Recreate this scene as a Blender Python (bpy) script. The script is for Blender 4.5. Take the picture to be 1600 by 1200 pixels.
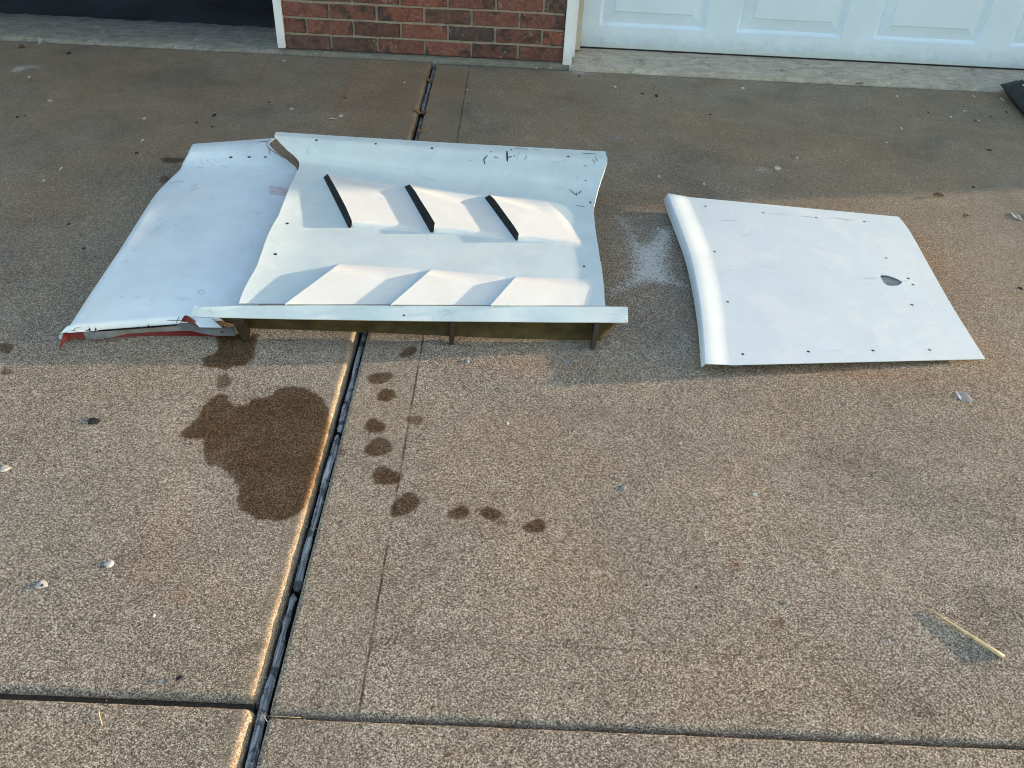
import bpy, bmesh, math, random
import numpy as np
from mathutils import Vector, Matrix
from mathutils.bvhtree import BVHTree
for o in list(bpy.data.objects): bpy.data.objects.remove(o)
random.seed(7); rng = np.random.default_rng(7)
SC = bpy.context.scene; COL = SC.collection

# ------------------------------------------------------------------ camera
FPX, CAM_H = 1370.0, 1.304                      # focal length in photo pixels (1600 wide), eye height
PITCH, YAW, ROLL = 0.672166778, 0.0141280218, -0.0553726006
def cam_axes(p, y, r):
    cy, sy, cp, sp = math.cos(y), math.sin(y), math.cos(p), math.sin(p)
    f = np.array([sy*cp, cy*cp, -sp]); rt = np.array([cy, -sy, 0.]); dn = np.cross(f, rt)
    c, s = math.cos(r), math.sin(r)
    return c*rt+s*dn, -s*rt+c*dn, f
RT, DN, FW = cam_axes(PITCH, YAW, ROLL)
cam = bpy.data.cameras.new('camera'); camo = bpy.data.objects.new('camera', cam); COL.objects.link(camo)
cam.sensor_fit = 'HORIZONTAL'; cam.sensor_width = 36.0; cam.lens = FPX/1600*36.0
cam.clip_start = 0.05; cam.clip_end = 2000
m = Matrix(((RT[0], -DN[0], -FW[0], 0), (RT[1], -DN[1], -FW[1], 0), (RT[2], -DN[2], -FW[2], CAM_H), (0, 0, 0, 1)))
camo.matrix_world = m; SC.camera = camo

# ------------------------------------------------------------------ light
SUN_EL, SUN_AZ = math.radians(5.0), math.radians(11.0)       # azimuth from +x towards +y
SUNV = Vector((math.cos(SUN_EL)*math.cos(SUN_AZ), math.cos(SUN_EL)*math.sin(SUN_AZ), math.sin(SUN_EL)))
w = bpy.data.worlds.new('World'); SC.world = w; w.use_nodes = True
nt = w.node_tree; bg = nt.nodes['Background']
sky = nt.nodes.new('ShaderNodeTexSky'); sky.sky_type = 'NISHITA'; sky.sun_disc = False
sky.sun_elevation = SUN_EL; sky.sun_rotation = math.pi/2-SUN_AZ
hsv = nt.nodes.new('ShaderNodeHueSaturation'); hsv.inputs['Saturation'].default_value = 1.0; hsv.inputs['Hue'].default_value = .51
nt.links.new(sky.outputs[0], hsv.inputs['Color']); nt.links.new(hsv.outputs[0], bg.inputs['Color'])
bg.inputs['Strength'].default_value = 0.15
sl = bpy.data.lights.new('sun', 'SUN'); sl.energy = 2.2; sl.angle = math.radians(0.6); sl.color = (1.0, 0.79, 0.56)
so = bpy.data.objects.new('sun', sl); COL.objects.link(so); so.rotation_euler = (-SUNV).to_track_quat('-Z', 'Y').to_euler()
so.location = (20, 4, 3)
SC.view_settings.view_transform = 'Standard'; SC.view_settings.look = 'None'
SC.view_settings.exposure = 2.42; SC.view_settings.gamma = 1.0; SC.view_settings.use_curve_mapping = False
SC.render.engine = 'CYCLES'; SC.cycles.filter_width = 1.0

# ------------------------------------------------------------------ helpers
def ray(px, py): return RT*((px-800)/FPX) + DN*((py-600)/FPX) + FW
def spot(px, py, z=0.0):                       # survey: where the sight line meets height z
    d = ray(px, py); return np.array([0, 0, CAM_H]) + d*((z-CAM_H)/d[2])
def wspot(px, py, y):                          # survey: where it meets a plane y = const
    d = ray(px, py); return np.array([0, 0, CAM_H]) + d*(y/d[1])
def sstep(x, a=0., b=1.):
    t = np.clip((np.asarray(x, float)-a)/(b-a), 0, 1); return t*t*(3-2*t)
def me_obj(name, v, f, mat=None, parent=None, smooth=False, loc=None):
    me = bpy.data.meshes.new(name); me.from_pydata([tuple(map(float, p)) for p in v], [], [tuple(map(int, q)) for q in f]); me.update()
    if mat: me.materials.append(mat)
    if smooth: me.polygons.foreach_set('use_smooth', [True]*len(me.polygons))
    o = bpy.data.objects.new(name, me); COL.objects.link(o)
    if parent: o.parent = parent
    return o
def bm_obj(name, bm, mat=None, parent=None, smooth=False):
    me = bpy.data.meshes.new(name); bm.to_mesh(me); bm.free()
    if mat: me.materials.append(mat)
    if smooth: me.polygons.foreach_set('use_smooth', [True]*len(me.polygons))
    o = bpy.data.objects.new(name, me); COL.objects.link(o)
    if parent: o.parent = parent
    return o
def smooth_by_angle(o, deg=35):
    bm = bmesh.new(); bm.from_mesh(o.data)
    for e in bm.edges:
        e.smooth = not (len(e.link_faces) == 2 and e.calc_face_angle(0) > math.radians(deg))
    for f in bm.faces: f.smooth = True
    bm.to_mesh(o.data); bm.free()
def tag(o, label=None, cat=None, group=None, kind=None):
    if label: o['label'] = label
    if cat: o['category'] = cat
    if group: o['group'] = group
    if kind: o['kind'] = kind
    return o
def empty(name, loc=(0, 0, 0)):
    o = bpy.data.objects.new(name, None); COL.objects.link(o); o.location = loc; o.empty_display_size = .1
    return o
def box_vf(x0, x1, y0, y1, z0, z1):
    v = [(x0,y0,z0),(x1,y0,z0),(x1,y1,z0),(x0,y1,z0),(x0,y0,z1),(x1,y0,z1),(x1,y1,z1),(x0,y1,z1)]
    return v, [(0,3,2,1),(4,5,6,7),(0,1,5,4),(1,2,6,5),(2,3,7,6),(3,0,4,7)]
def box(name, x0, x1, y0, y1, z0, z1, mat, parent=None, bevel=0):
    v, f = box_vf(x0, x1, y0, y1, z0, z1); o = me_obj(name, v, f, mat, parent)
    if bevel:
        bm = bmesh.new(); bm.from_mesh(o.data)
        bmesh.ops.bevel(bm, geom=bm.edges[:], offset=bevel, segments=2, affect='EDGES'); bm.to_mesh(o.data); bm.free()
    return o
def grid_faces(n, m_, off=0):
    i = np.arange(n-1)[:, None]; j = np.arange(m_-1)[None, :]
    a = (i*m_+j+off).ravel(); return np.stack([a, a+1, a+m_+1, a+m_], 1)
def grid_normals(P):
    du = np.gradient(P, axis=1); dv = np.gradient(P, axis=0); n = np.cross(du, dv)
    n /= np.linalg.norm(n, axis=2, keepdims=True)+1e-12
    n[n[..., 2] < 0] *= -1
    return n
def sheet(name, P, thick, mat, parent=None, angle=40):
    """closed sheet: P is the top surface (rows, cols, 3); the underside lies `thick` below along the normal"""
    n, m_, _ = P.shape; N = grid_normals(P); B = P - N*thick
    v = np.concatenate([P.reshape(-1, 3), B.reshape(-1, 3)]); k = n*m_
    top = grid_faces(n, m_); cross = np.cross(P[0, 1]-P[0, 0], P[1, 0]-P[0, 0])
    if cross[2] < 0: top = top[:, ::-1]
    bot = top[:, ::-1]+k
    rim = np.concatenate([np.arange(m_), np.arange(1, n)*m_+m_-1, (n-1)*m_+np.arange(m_-2, -1, -1), np.arange(n-2, 0, -1)*m_])
    r2 = np.roll(rim, -1); rf = np.stack([rim, rim+k, r2+k, r2], 1)
    if cross[2] < 0: rf = rf[:, ::-1]
    o = me_obj(name, v, np.concatenate([top, bot, rf]), mat, parent); smooth_by_angle(o, angle)
    return o
def catmull(P, n):
    P = np.asarray(P, float); k = len(P); t = np.linspace(0, k-1, n); i = np.clip(t.astype(int), 0, k-2); u = (t-i).reshape(-1, *([1]*(P.ndim-1)))
    def g(j): return P[np.clip(j, 0, k-1)]
    p0, p1, p2, p3 = g(i-1), g(i), g(i+1), g(i+2)
    p0 = np.where((i == 0).reshape(u.shape), 2*p1-p2, p0); p3 = np.where((i == k-2).reshape(u.shape), 2*p2-p1, p3)
    return .5*((2*p1)+(-p0+p2)*u+(2*p0-5*p1+4*p2-p3)*u*u+(-p0+3*p1-3*p2+p3)*u**3)
def poly_resample(P, n):
    P = np.asarray(P, float); s = np.r_[0, np.cumsum(np.linalg.norm(np.diff(P, axis=0), axis=1))]; t = np.linspace(0, s[-1], n)
    return np.stack([np.interp(t, s, P[:, c]) for c in range(P.shape[1])], 1)
def prism(bm, pts, z0, z1):
    a = [bm.verts.new((p[0], p[1], z0)) for p in pts]; b = [bm.verts.new((p[0], p[1], z1)) for p in pts]
    n = len(pts); bm.faces.new(a[::-1]); bm.faces.new(b)
    for i in range(n): bm.faces.new((a[i], a[(i+1) % n], b[(i+1) % n], b[i]))
def cut(o, polys, own=False):
    """drill holes: polys = list of closed xy outlines with their z range"""
    bm = bmesh.new()
    for pts, z0, z1 in polys:
        ar = sum(pts[i][0]*pts[(i+1) % len(pts)][1]-pts[(i+1) % len(pts)][0]*pts[i][1] for i in range(len(pts)))
        prism(bm, pts if ar > 0 else pts[::-1], z0, z1)
    c = bm_obj('cutter', bm); md = o.modifiers.new('holes', 'BOOLEAN'); md.operation = 'DIFFERENCE'; md.object = c; md.solver = 'EXACT'; md.use_self = own
    dg = bpy.context.evaluated_depsgraph_get(); dg.update()
    me = bpy.data.meshes.new_from_object(o.evaluated_get(dg)); old = o.data
    o.modifiers.clear(); o.data = me; me.name = o.name
    bpy.data.objects.remove(c); bpy.data.meshes.remove(old)
def disc(c, r, n=12): return [(c[0]+r*math.cos(2*math.pi*i/n), c[1]+r*math.sin(2*math.pi*i/n)) for i in range(n)]
def lift(P, dz):                                # raise points, sliding them along their sight lines
    k = (P[..., 2]+dz-CAM_H)/(P[..., 2]-CAM_H); return np.array([0, 0, CAM_H])+(P-np.array([0, 0, CAM_H]))*k[..., None]
def bvh_of(o):
    bpy.context.view_layer.update(); me = o.data; mw = o.matrix_world
    return BVHTree.FromPolygons([mw @ v.co for v in me.vertices], [p.vertices[:] for p in me.polygons])
EYE = Vector((0, 0, CAM_H))
def on(bvh, px, py, h=0.0, zdef=.08):          # survey a point lying h above a surface already built
    d = ray(px, py); hit = bvh.ray_cast(EYE, Vector(d))
    z = hit[0].z if hit[0] else zdef
    return spot(px, py, z+h)

# ------------------------------------------------------------------ materials
class NT:
    def __init__(s, name):
        s.m = bpy.data.materials.new(name); s.m.use_nodes = True; s.t = s.m.node_tree; s.b = s.t.nodes['Principled BSDF']
    def n(s, typ, **kw):
        x = s.t.nodes.new('ShaderNode'+typ)
        for k, v in kw.items():
            if k.startswith('i_'): x.inputs[k[2:]].default_value = v
            else: setattr(x, k, v)
        return x
    def l(s, a, b): s.t.links.new(a, b)
    def set(s, **kw):
        for k, v in kw.items(): s.b.inputs[k.replace('_', ' ')].default_value = v
    def math(s, op, a, b=None, c=None, clamp=False):
        x = s.n('Math', operation=op); x.use_clamp = clamp
        for i, q in enumerate((a, b, c)):
            if q is None: continue
            if isinstance(q, (int, float)): x.inputs[i].default_value = q
            else: s.l(q, x.inputs[i])
        return x.outputs[0]
    def mix(s, fac, a, b, mode='MIX'):
        x = s.n('MixRGB', blend_type=mode)
        for i, q in zip((0, 1, 2), (fac, a, b)):
            if isinstance(q, (int, float)): x.inputs[i].default_value = q
            elif isinstance(q, tuple): x.inputs[i].default_value = (*q, 1)
            else: s.l(q, x.inputs[i])
        return x.outputs[0]
    def ramp(s, fac, stops, interp='LINEAR'):
        x = s.n('ValToRGB'); x.color_ramp.interpolation = interp
        while len(x.color_ramp.elements) < len(stops): x.color_ramp.elements.new(.5)
        for e, (p, c) in zip(x.color_ramp.elements, stops):
            e.position = p; e.color = (*c, 1) if isinstance(c, tuple) else (c, c, c, 1)
        s.l(fac, x.inputs[0]); return x.outputs[0]
    def pos(s): return s.n('NewGeometry').outputs['Position']
    def noise(s, vec, scale, detail=2, rough=.5, dist=0):
        x = s.n('TexNoise'); x.inputs['Scale'].default_value = scale; x.inputs['Detail'].default_value = detail
        x.inputs['Roughness'].default_value = rough; x.inputs['Distortion'].default_value = dist
        if vec is not None: s.l(vec, x.inputs['Vector'])
        return x.outputs['Fac']
    def vor(s, vec, scale, feature='F1'):
        x = s.n('TexVoronoi'); x.inputs['Scale'].default_value = scale; x.feature = feature
        if vec is not None: s.l(vec, x.inputs['Vector'])
        return x
    def attr(s, name): return s.n('Attribute', attribute_name=name).outputs['Fac']
    def smooth(s, val, a, b):
        x = s.n('MapRange'); x.interpolation_type = 'SMOOTHSTEP'; x.inputs[1].default_value = a; x.inputs[2].default_value = b
        s.l(val, x.inputs[0]); return x.outputs[0]
    def bump(s, h, strength, dist, normal=None):
        x = s.n('Bump'); x.inputs['Strength'].default_value = strength; x.inputs['Distance'].default_value = dist
        s.l(h, x.inputs['Height'])
        if normal is not None: s.l(normal, x.inputs['Normal'])
        return x.outputs[0]

def mat_plain(name, col, rough=.6, metal=0, nscale=None, namp=.25, bump=0, bscale=200):
    t = NT(name); t.set(Base_Color=(*col, 1), Roughness=rough, Metallic=metal); p = t.pos()
    if nscale:
        f = t.noise(p, nscale, 4, .6)
        a = tuple(c*(1-namp) for c in col); b = tuple(min(1, c*(1+namp)) for c in col)
        t.l(t.ramp(f, [(.3, a), (.7, b)]), t.b.inputs['Base Color'])
    if bump: t.l(t.bump(t.noise(p, bscale, 3, .6), bump, .002), t.b.inputs['Normal'])
    return t.m

def mat_concrete():
    t = NT('exposed_sand_concrete'); p = t.pos()
    v1 = t.vor(p, 520); v2 = t.vor(p, 1000)
    g1 = t.n('SeparateColor'); t.l(v1.outputs['Color'], g1.inputs[0]); g2 = t.n('SeparateColor'); t.l(v2.outputs['Color'], g2.inputs[0])
    grain = t.math('ADD', t.math('MULTIPLY', g1.outputs[0], .78), t.math('MULTIPLY', g2.outputs[1], .22))
    big = t.noise(p, 1.3, 4, .6); mid = t.noise(p, 7, 4, .65); fine = t.noise(p, 45, 3, .6)
    shifted = t.math('ADD', grain, t.math('MULTIPLY', t.math('SUBTRACT', fine, .5), .22))
    col = t.ramp(shifted, [(.08, (.056, .043, .031)), (.30, (.148, .119, .091)), (.52, (.236, .194, .151)), (.70, (.34, .285, .226)), (.92, (.72, .63, .52))])
    paste = t.mix(t.math('MULTIPLY', shifted, .9), (.200, .161, .117), (.298, .243, .178))
    wear = t.attr('worn')                                   # 1 = sand exposed, 0 = smooth trowelled skin
    wearn = t.math('ADD', wear, t.math('MULTIPLY', t.math('SUBTRACT', mid, .5), .55), clamp=True)
    col = t.mix(wearn, paste, col)
    col = t.mix(t.smooth(big, .35, .68), col, t.mix(1.0, col, (1.0, .93, .84), 'MULTIPLY'))
    lum = t.ramp(mid, [(.3, .90), (.7, 1.08)])
    col = t.mix(1.0, col, lum, 'MULTIPLY')
    # pale grey grains here and there
    pale = t.math('MULTIPLY', t.smooth(g1.outputs[2], .925, .94), .6)
    col = t.mix(t.math('MULTIPLY', pale, t.math('ADD', .35, t.math('MULTIPLY', wearn, .65))), col, (.62, .57, .49))
    v3 = t.vor(p, 95); g3 = t.n('SeparateColor'); t.l(v3.outputs['Color'], g3.inputs[0])
    rad = t.math('LESS_THAN', v3.outputs['Distance'], t.math('MULTIPLY', g3.outputs[1], .0042*95))
    st = t.math('MULTIPLY', rad, t.smooth(g3.outputs[0], .90, .91))
    col = t.mix(t.math('MULTIPLY', st, .7), col, t.ramp(g3.outputs[2], [(.0, (.07, .06, .05)), (.4, (.14, .12, .10)), (.6, (.36, .33, .29)), (1.0, (.52, .48, .42))]))
    bl = t.noise(p, 2.6, 5, .62, .6)
    col = t.mix(1.0, col, t.ramp(bl, [(.28, (.76, .77, .78)), (.44, (.97, .97, .97)), (.58, (1.03, 1.02, 1.0)), (.74, (1.18, 1.14, 1.08))]), 'MULTIPLY')
    # rust / other brown tint
    rust_brown = t.math('MULTIPLY', t.attr('rust_brown'), t.ramp(t.noise(p, 60, 3, .7), [(.3, .45), (.7, 1.0)]), clamp=True)
    col = t.mix(rust_brown, col, t.mix(1.0, col, (1.05, .64, .38), 'MULTIPLY'))
    dk = t.attr('dirt'); col = t.mix(t.math('MULTIPLY', dk, t.ramp(t.noise(p, 25, 4, .7), [(.3, .3), (.7, 1.0)]), clamp=True), col, t.mix(1.0, col, (.42, .40, .36), 'MULTIPLY'))
    # chalky scrape, scratches, and the painted glint along the left crack
    ch = t.attr('chalk_glint'); cn = t.noise(p, 75, 5, .75)
    mp = t.n('Mapping'); mp.inputs['Scale'].default_value = (60, 110, 1); t.l(p, mp.inputs[0])
    sn = t.noise(mp.outputs[0], 1.0, 4, .7)
    cm = t.smooth(t.math('ADD', ch, t.math('ADD', t.math('MULTIPLY', t.math('SUBTRACT', cn, .5), 1.0), t.math('ADD', t.math('MULTIPLY', t.math('SUBTRACT', sn, .5), .9), t.math('MULTIPLY', t.math('SUBTRACT', grain, .5), .8)))), .42, .95)
    col = t.mix(t.math('MULTIPLY', cm, .82), col, (.70, .68, .63))
    # trowel lines
    for an, wd, st in (('score_a', .0017, .85), ('score_b', .0013, .42)):
        wob = t.math('MULTIPLY', t.math('SUBTRACT', t.noise(p, 18, 4, .7), .5), .003)
        d = t.math('ABSOLUTE', t.math('ADD', t.attr(an), wob))
        ln = t.math('SUBTRACT', 1.0, t.smooth(d, wd*.5, wd*2.0))
        brk = t.ramp(t.noise(p, 11, 3, .6), [(.36, .25), (.54, 1.0)])
        col = t.mix(t.math('MULTIPLY', t.math('MULTIPLY', ln, brk), st, clamp=True), col, (.045, .035, .027))
    # water marks
    we = t.math('ADD', t.attr('wet'), t.math('ADD', t.math('MULTIPLY', t.math('SUBTRACT', t.noise(p, 60, 5, .75), .5), .024), t.math('MULTIPLY', t.math('SUBTRACT', grain, .5), .006)))
    wm = t.math('ADD', t.math('MULTIPLY', t.smooth(we, -.0035, .0025), .90), t.math('MULTIPLY', t.smooth(we, -.012, .010), .10))
    wst = t.attr('wet_strength')
    wetc = t.mix(1.0, col, (.30, .222, .150), 'MULTIPLY'); wetc = t.mix(t.math('MULTIPLY', t.smooth(grain, .70, .82), .30), wetc, (.22, .165, .11))
    wst = t.math('MULTIPLY', wst, t.ramp(t.noise(p, 13, 4, .65), [(.3, .88), (.55, 1.0)]))
    col = t.mix(t.math('MULTIPLY', wm, wst), col, wetc)
    t.l(col, t.b.inputs['Base Color'])
    t.l(t.ramp(wm, [(0, .9), (1, .62)]), t.b.inputs['Roughness']); t.set(Specular_IOR_Level=.12)
    hgt = t.math('ADD', t.math('MULTIPLY', g1.outputs[1], .5), t.math('SUBTRACT', .5, v1.outputs['Distance']))
    hgt = t.math('ADD', t.math('MULTIPLY', hgt, t.math('ADD', t.math('MULTIPLY', wearn, .7), .3)), t.math('MULTIPLY', fine, 1.4))
    t.l(t.bump(hgt, .35, .0012), t.b.inputs['Normal'])
    return t.m
M_CONC = mat_concrete()

def mat_panel(name, col, smudge, cool=None, rough=.5, patch=0):
    t = NT(name); p = t.pos()
    a = t.noise(p, 9, 5, .6, .3); b = t.noise(p, 38, 4, .7)
    c = t.ramp(a, [(.3, tuple(x*(1-smudge) for x in col)), (.62, col), (.8, tuple(min(.9, x*1.05) for x in col))])
    # sanding scuffs, stretched along the sheet
    mp = t.n('Mapping'); mp.inputs['Scale'].default_value = (12, 70, 30); mp.inputs['Rotation'].default_value = (0, 0, .35); t.l(p, mp.inputs[0])
    s = t.noise(mp.outputs[0], 1.0, 5, .7)
    c = t.mix(t.math('MULTIPLY', t.smooth(s, .58, .78), .16), c, (.9, .9, .88))
    # grey grime specks
    v = t.noise(p, 210, 2, .5); msk = t.smooth(t.noise(p, 14, 3, .6), .55, .7)
    sp = t.math('MULTIPLY', t.smooth(v, .64, .72), msk)
    c = t.mix(t.math('MULTIPLY', sp, .55), c, (.22, .22, .21))
    big = t.smooth(t.math('ADD', t.noise(p, 5.5, 6, .65, .8), t.math('MULTIPLY', t.math('SUBTRACT', b, .5), .25)), .50, .60)
    c = t.mix(t.math('MULTIPLY', big, .24), c, (.83, .83, .80))
    rub = t.smooth(t.noise(p, 17, 6, .7, 1.2), .60, .70)
    c = t.mix(t.math('MULTIPLY', rub, .22), c, (.47, .50, .50))
    if patch: c = t.mix(t.math('MULTIPLY', t.smooth(b, .5, .75), patch), c, (.84, .82, .79))
    t.l(c, t.b.inputs['Base Color'])
    t.l(t.ramp(b, [(.3, rough-.08), (.7, rough+.12)]), t.b.inputs['Roughness'])
    t.l(t.bump(t.noise(p, 6, 3, .5), .12, .01, t.bump(v, .06, .0006)), t.b.inputs['Normal'])
    return t.m
M_LEFT = mat_panel('white_gelcoat', (.82, .905, .94), .12, rough=.34)
M_MID = mat_panel('pale_green_primer', (.665, .75, .75), .09, rough=.55)
M_BLADE = mat_panel('sunlit_cream_primer', (.79, .785, .755), .06, rough=.6, patch=.35)  # sunlit cream of the louvres put into their colour, warmer than the skin
M_RIGHT = mat_panel('white_primer', (.64, .715, .76), .05, rough=.42)
M_RED = mat_plain('red_paint', (.16, .012, .006), .6, nscale=30)
M_OLIVE = mat_plain('raw_fibreglass', (.055, .040, .013), .5, nscale=25, namp=.5, bump=.2)
M_BROWN = mat_plain('dark_resin_wood', (.028, .018, .013), .6, nscale=60, namp=.4, bump=.3)
M_ALU = mat_plain('dull_aluminium', (.17, .16, .145), .55, .3, nscale=40)
M_INK = mat_plain('ink_and_hole_black', (.03, .032, .035), .6)
M_GREYMARK = mat_plain('grey_scuff', (.50, .53, .55), .7)
M_PINK = mat_plain('faded_pink_sticker', (.66, .58, .60), .6, nscale=60, namp=.15)

def mat_mesh():
    t = NT('black_expanded_mesh'); p = t.pos()
    v = t.vor(p, 260, 'DISTANCE_TO_EDGE')
    wv = t.smooth(v.outputs['Distance'], .06, .16)
    t.l(t.mix(wv, (.05, .052, .055), (.001, .001, .002)), t.b.inputs['Base Color']); t.set(Roughness=.6, Specular_IOR_Level=.15)
    t.l(t.bump(t.math('SUBTRACT', 1.0, wv), .6, .001), t.b.inputs['Normal'])
    return t.m
M_MESH = mat_mesh()
def mat_brick():
    t = NT('red_brick'); oi = t.n('ObjectInfo'); p = t.pos()
    off = t.n('VectorMath', operation='ADD'); cv = t.n('CombineXYZ')
    t.l(t.math('MULTIPLY', oi.outputs['Random'], 31.0), cv.inputs[0]); t.l(t.math('MULTIPLY', oi.outputs['Random'], 17.0), cv.inputs[2])
    t.l(p, off.inputs[0]); t.l(cv.outputs[0], off.inputs[1]); q = off.outputs[0]
    base = t.ramp(oi.outputs['Random'], [(0, (.17, .068, .052)), (.3, (.22, .085, .063)), (.5, (.12, .052, .044)), (.75, (.27, .090, .060)), (.88, (.085, .055, .050)), (1, (.19, .088, .070))])
    n1 = t.noise(q, 16, 4, .65); n2 = t.noise(q, 70, 4, .7)
    c = t.mix(1.0, base, t.ramp(n2, [(.3, .50), (.7, 1.22)]), 'MULTIPLY')
    c = t.mix(t.math('MULTIPLY', t.smooth(n1, .51, .66), .9), c, (.035, .030, .030))      # kiln burn
    c = t.mix(t.math('MULTIPLY', t.smooth(t.noise(q, 23, 4, .7), .60, .74), .6), c, (.40, .33, .26))  # mortar smear
    t.l(c, t.b.inputs['Base Color']); t.set(Roughness=.85)
    t.l(t.bump(t.math('ADD', n2, n1), .8, .006), t.b.inputs['Normal'])
    return t.m
M_BRICK = mat_brick()
M_MORTAR = mat_plain('grey_mortar', (.27, .235, .19), .9, nscale=50, namp=.25, bump=.8, bscale=300)
M_SILL = None
def mat_sill(name, a, b):
    t = NT(name); p = t.pos(); mp = t.n('Mapping'); mp.inputs['Scale'].default_value = (13, 40, 30); t.l(p, mp.inputs[0])
    n = t.noise(mp.outputs[0], 1, 6, .7, .6); f = t.noise(p, 160, 3, .7)
    c = t.mix(t.smooth(n, .3, .7), a, b); c = t.mix(1.0, c, t.ramp(f, [(.3, .75), (.7, 1.2)]), 'MULTIPLY')
    c = t.mix(t.smooth(t.noise(p, 30, 4, .7), .62, .72), c, (.42, .40, .37))
    c = t.mix(t.math('MULTIPLY', t.smooth(t.noise(p, 9, 4, .7), .56, .7), .55), c, (.09, .082, .07))
    t.l(c, t.b.inputs['Base Color']); t.set(Roughness=.9); t.l(t.bump(t.math('ADD', f, n), .6, .004), t.b.inputs['Normal'])
    return t.m
M_SILL = mat_sill('pale_worn_concrete', (.33, .29, .235), (.52, .46, .38))
M_SILL2 = mat_sill('grey_worn_concrete', (.16, .148, .125), (.29, .27, .235))
M_FOUND = mat_sill('grey_foundation', (.14, .13, .105), (.22, .205, .165))
M_PVC = mat_plain('white_pvc_trim', (.76, .79, .84), .45, nscale=12, namp=.05)
M_JAMB = mat_plain('cream_jamb', (.46, .43, .36), .6, nscale=20, namp=.12)
M_DOOR = mat_plain('white_steel_door', (.62, .74, .87), .38, nscale=7, namp=.05, bump=.05, bscale=400)
def grime(mat, z0, z1, amt):
    t = NT.__new__(NT); t.m = mat; t.t = mat.node_tree; t.b = t.t.nodes['Principled BSDF']; p = t.pos(); src = t.b.inputs['Base Color'].links[0].from_socket
    sx = t.n('SeparateXYZ'); t.l(p, sx.inputs[0]); n = t.noise(p, 24, 5, .7)
    h = t.math('ADD', sx.outputs[2], t.math('MULTIPLY', t.math('SUBTRACT', n, .5), .10))
    f = t.math('MULTIPLY', t.math('SUBTRACT', 1.0, t.smooth(h, z0, z1)), amt)
    t.l(t.mix(f, src, t.mix(1.0, src, (.62, .56, .46), 'MULTIPLY')), t.b.inputs['Base Color'])
grime(M_DOOR, .045, .13, .55); grime(M_PVC, .0, .10, .5)
M_RUBBER = mat_plain('black_rubber', (.012, .012, .013), .6)
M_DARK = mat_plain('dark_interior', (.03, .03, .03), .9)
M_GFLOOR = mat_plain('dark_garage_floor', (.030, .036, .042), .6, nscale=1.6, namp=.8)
M_FILL = None
def mat_fill():
    t = NT('weathered_joint_strip'); p = t.pos(); mp = t.n('Mapping'); mp.inputs['Scale'].default_value = (260, 14, 200); t.l(p, mp.inputs[0])
    n = t.noise(mp.outputs[0], 1, 4, .6); k = t.noise(p, 30, 4, .7)
    c = t.mix(t.smooth(n, .35, .7), (.12, .122, .125), (.50, .50, .49)); c = t.mix(t.math('MULTIPLY', t.smooth(k, .52, .62), .8), c, (.02, .02, .02))
    t.l(c, t.b.inputs['Base Color']); t.set(Roughness=.75); t.l(t.bump(n, .5, .002), t.b.inputs['Normal']); return t.m
M_FILL = mat_fill()
M_SOIL = mat_plain('black_joint_dirt', (.012, .010, .008), 1, nscale=120, namp=.5)
M_WALL = mat_plain('brick_coloured_wall', (.20, .075, .05), .9, nscale=4)
M_ROOF = mat_plain('dark_shingle', (.06, .055, .05), .9, nscale=10)
M_LAWN = mat_plain('mown_grass', (.06, .085, .03), .9, nscale=5, namp=.5)
M_STONE = mat_plain('white_stone', (.52, .49, .44), .75, nscale=120, namp=.25, bump=.5)
M_GSTONE = mat_plain('grey_stone', (.24, .245, .25), .75, nscale=120, namp=.3, bump=.5)
M_LEAF = mat_plain('dead_leaf', (.11, .070, .040), .8, nscale=60, namp=.4)
M_OLEAF = mat_plain('orange_dead_leaf', (.30, .13, .05), .8, nscale=60, namp=.4)
M_BLACK = mat_plain('black_crumb', (.012, .011, .010), .8)
M_STRAW = mat_plain('dry_straw', (.58, .47, .27), .6, nscale=90, namp=.25)
M_BAG = mat_plain('black_plastic_bag', (.006, .008, .010), .55, nscale=20, namp=.3, bump=.35, bscale=30)
M_PRINT = mat_plain('pale_print', (.60, .64, .66), .5)

# ------------------------------------------------------------------ ground: driveway slabs
JX = -0.360                                       # expansion joint centre line
drive = empty('driveway', (0, 2, 0)); tag(drive, 'sandy tan concrete driveway with water marks and joints', 'driveway', kind='structure')
INV = Matrix.Translation((0, -2, 0))
def px_poly(pts): return np.array([spot(a, b)[:2] for a, b in pts])
def crop_poly(pts, ox, oy, s): return px_poly([(ox+a*s, oy+b*s) for a, b in pts])
def seg_dist(X, Y, P, closed=True):
    P = np.asarray(P); d = np.full(X.shape, 1e9); ins = np.zeros(X.shape, bool); n = len(P)
    for i in range(n if closed else n-1):
        a, b = P[i], P[(i+1) % n]; ab = b-a; L = ab@ab+1e-15
        t = np.clip(((X-a[0])*ab[0]+(Y-a[1])*ab[1])/L, 0, 1)
        d = np.minimum(d, np.hypot(X-a[0]-t*ab[0], Y-a[1]-t*ab[1]))
        if closed and abs(ab[1]) > 1e-12:
            c = ((a[1] > Y) != (b[1] > Y)) & (X < ab[0]*(Y-a[1])/ab[1]+a[0]); ins ^= c
    return d, ins
def sdf(X, Y, P):
    d, i = seg_dist(X, Y, P); return np.where(i, d, -d)
WET = []                                          # outlines of the water marks
c1 = (260, 520, .275)
WET.append((crop_poly([(285,10),(300,110),(205,150),(215,195),(290,200),(340,215),(380,190),(440,190),(490,150),(505,70),(520,10)], *c1), 1))
WET.append((crop_poly([(330,235),(375,265),(350,310),(285,318),(290,262)], *c1), .75))
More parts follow.
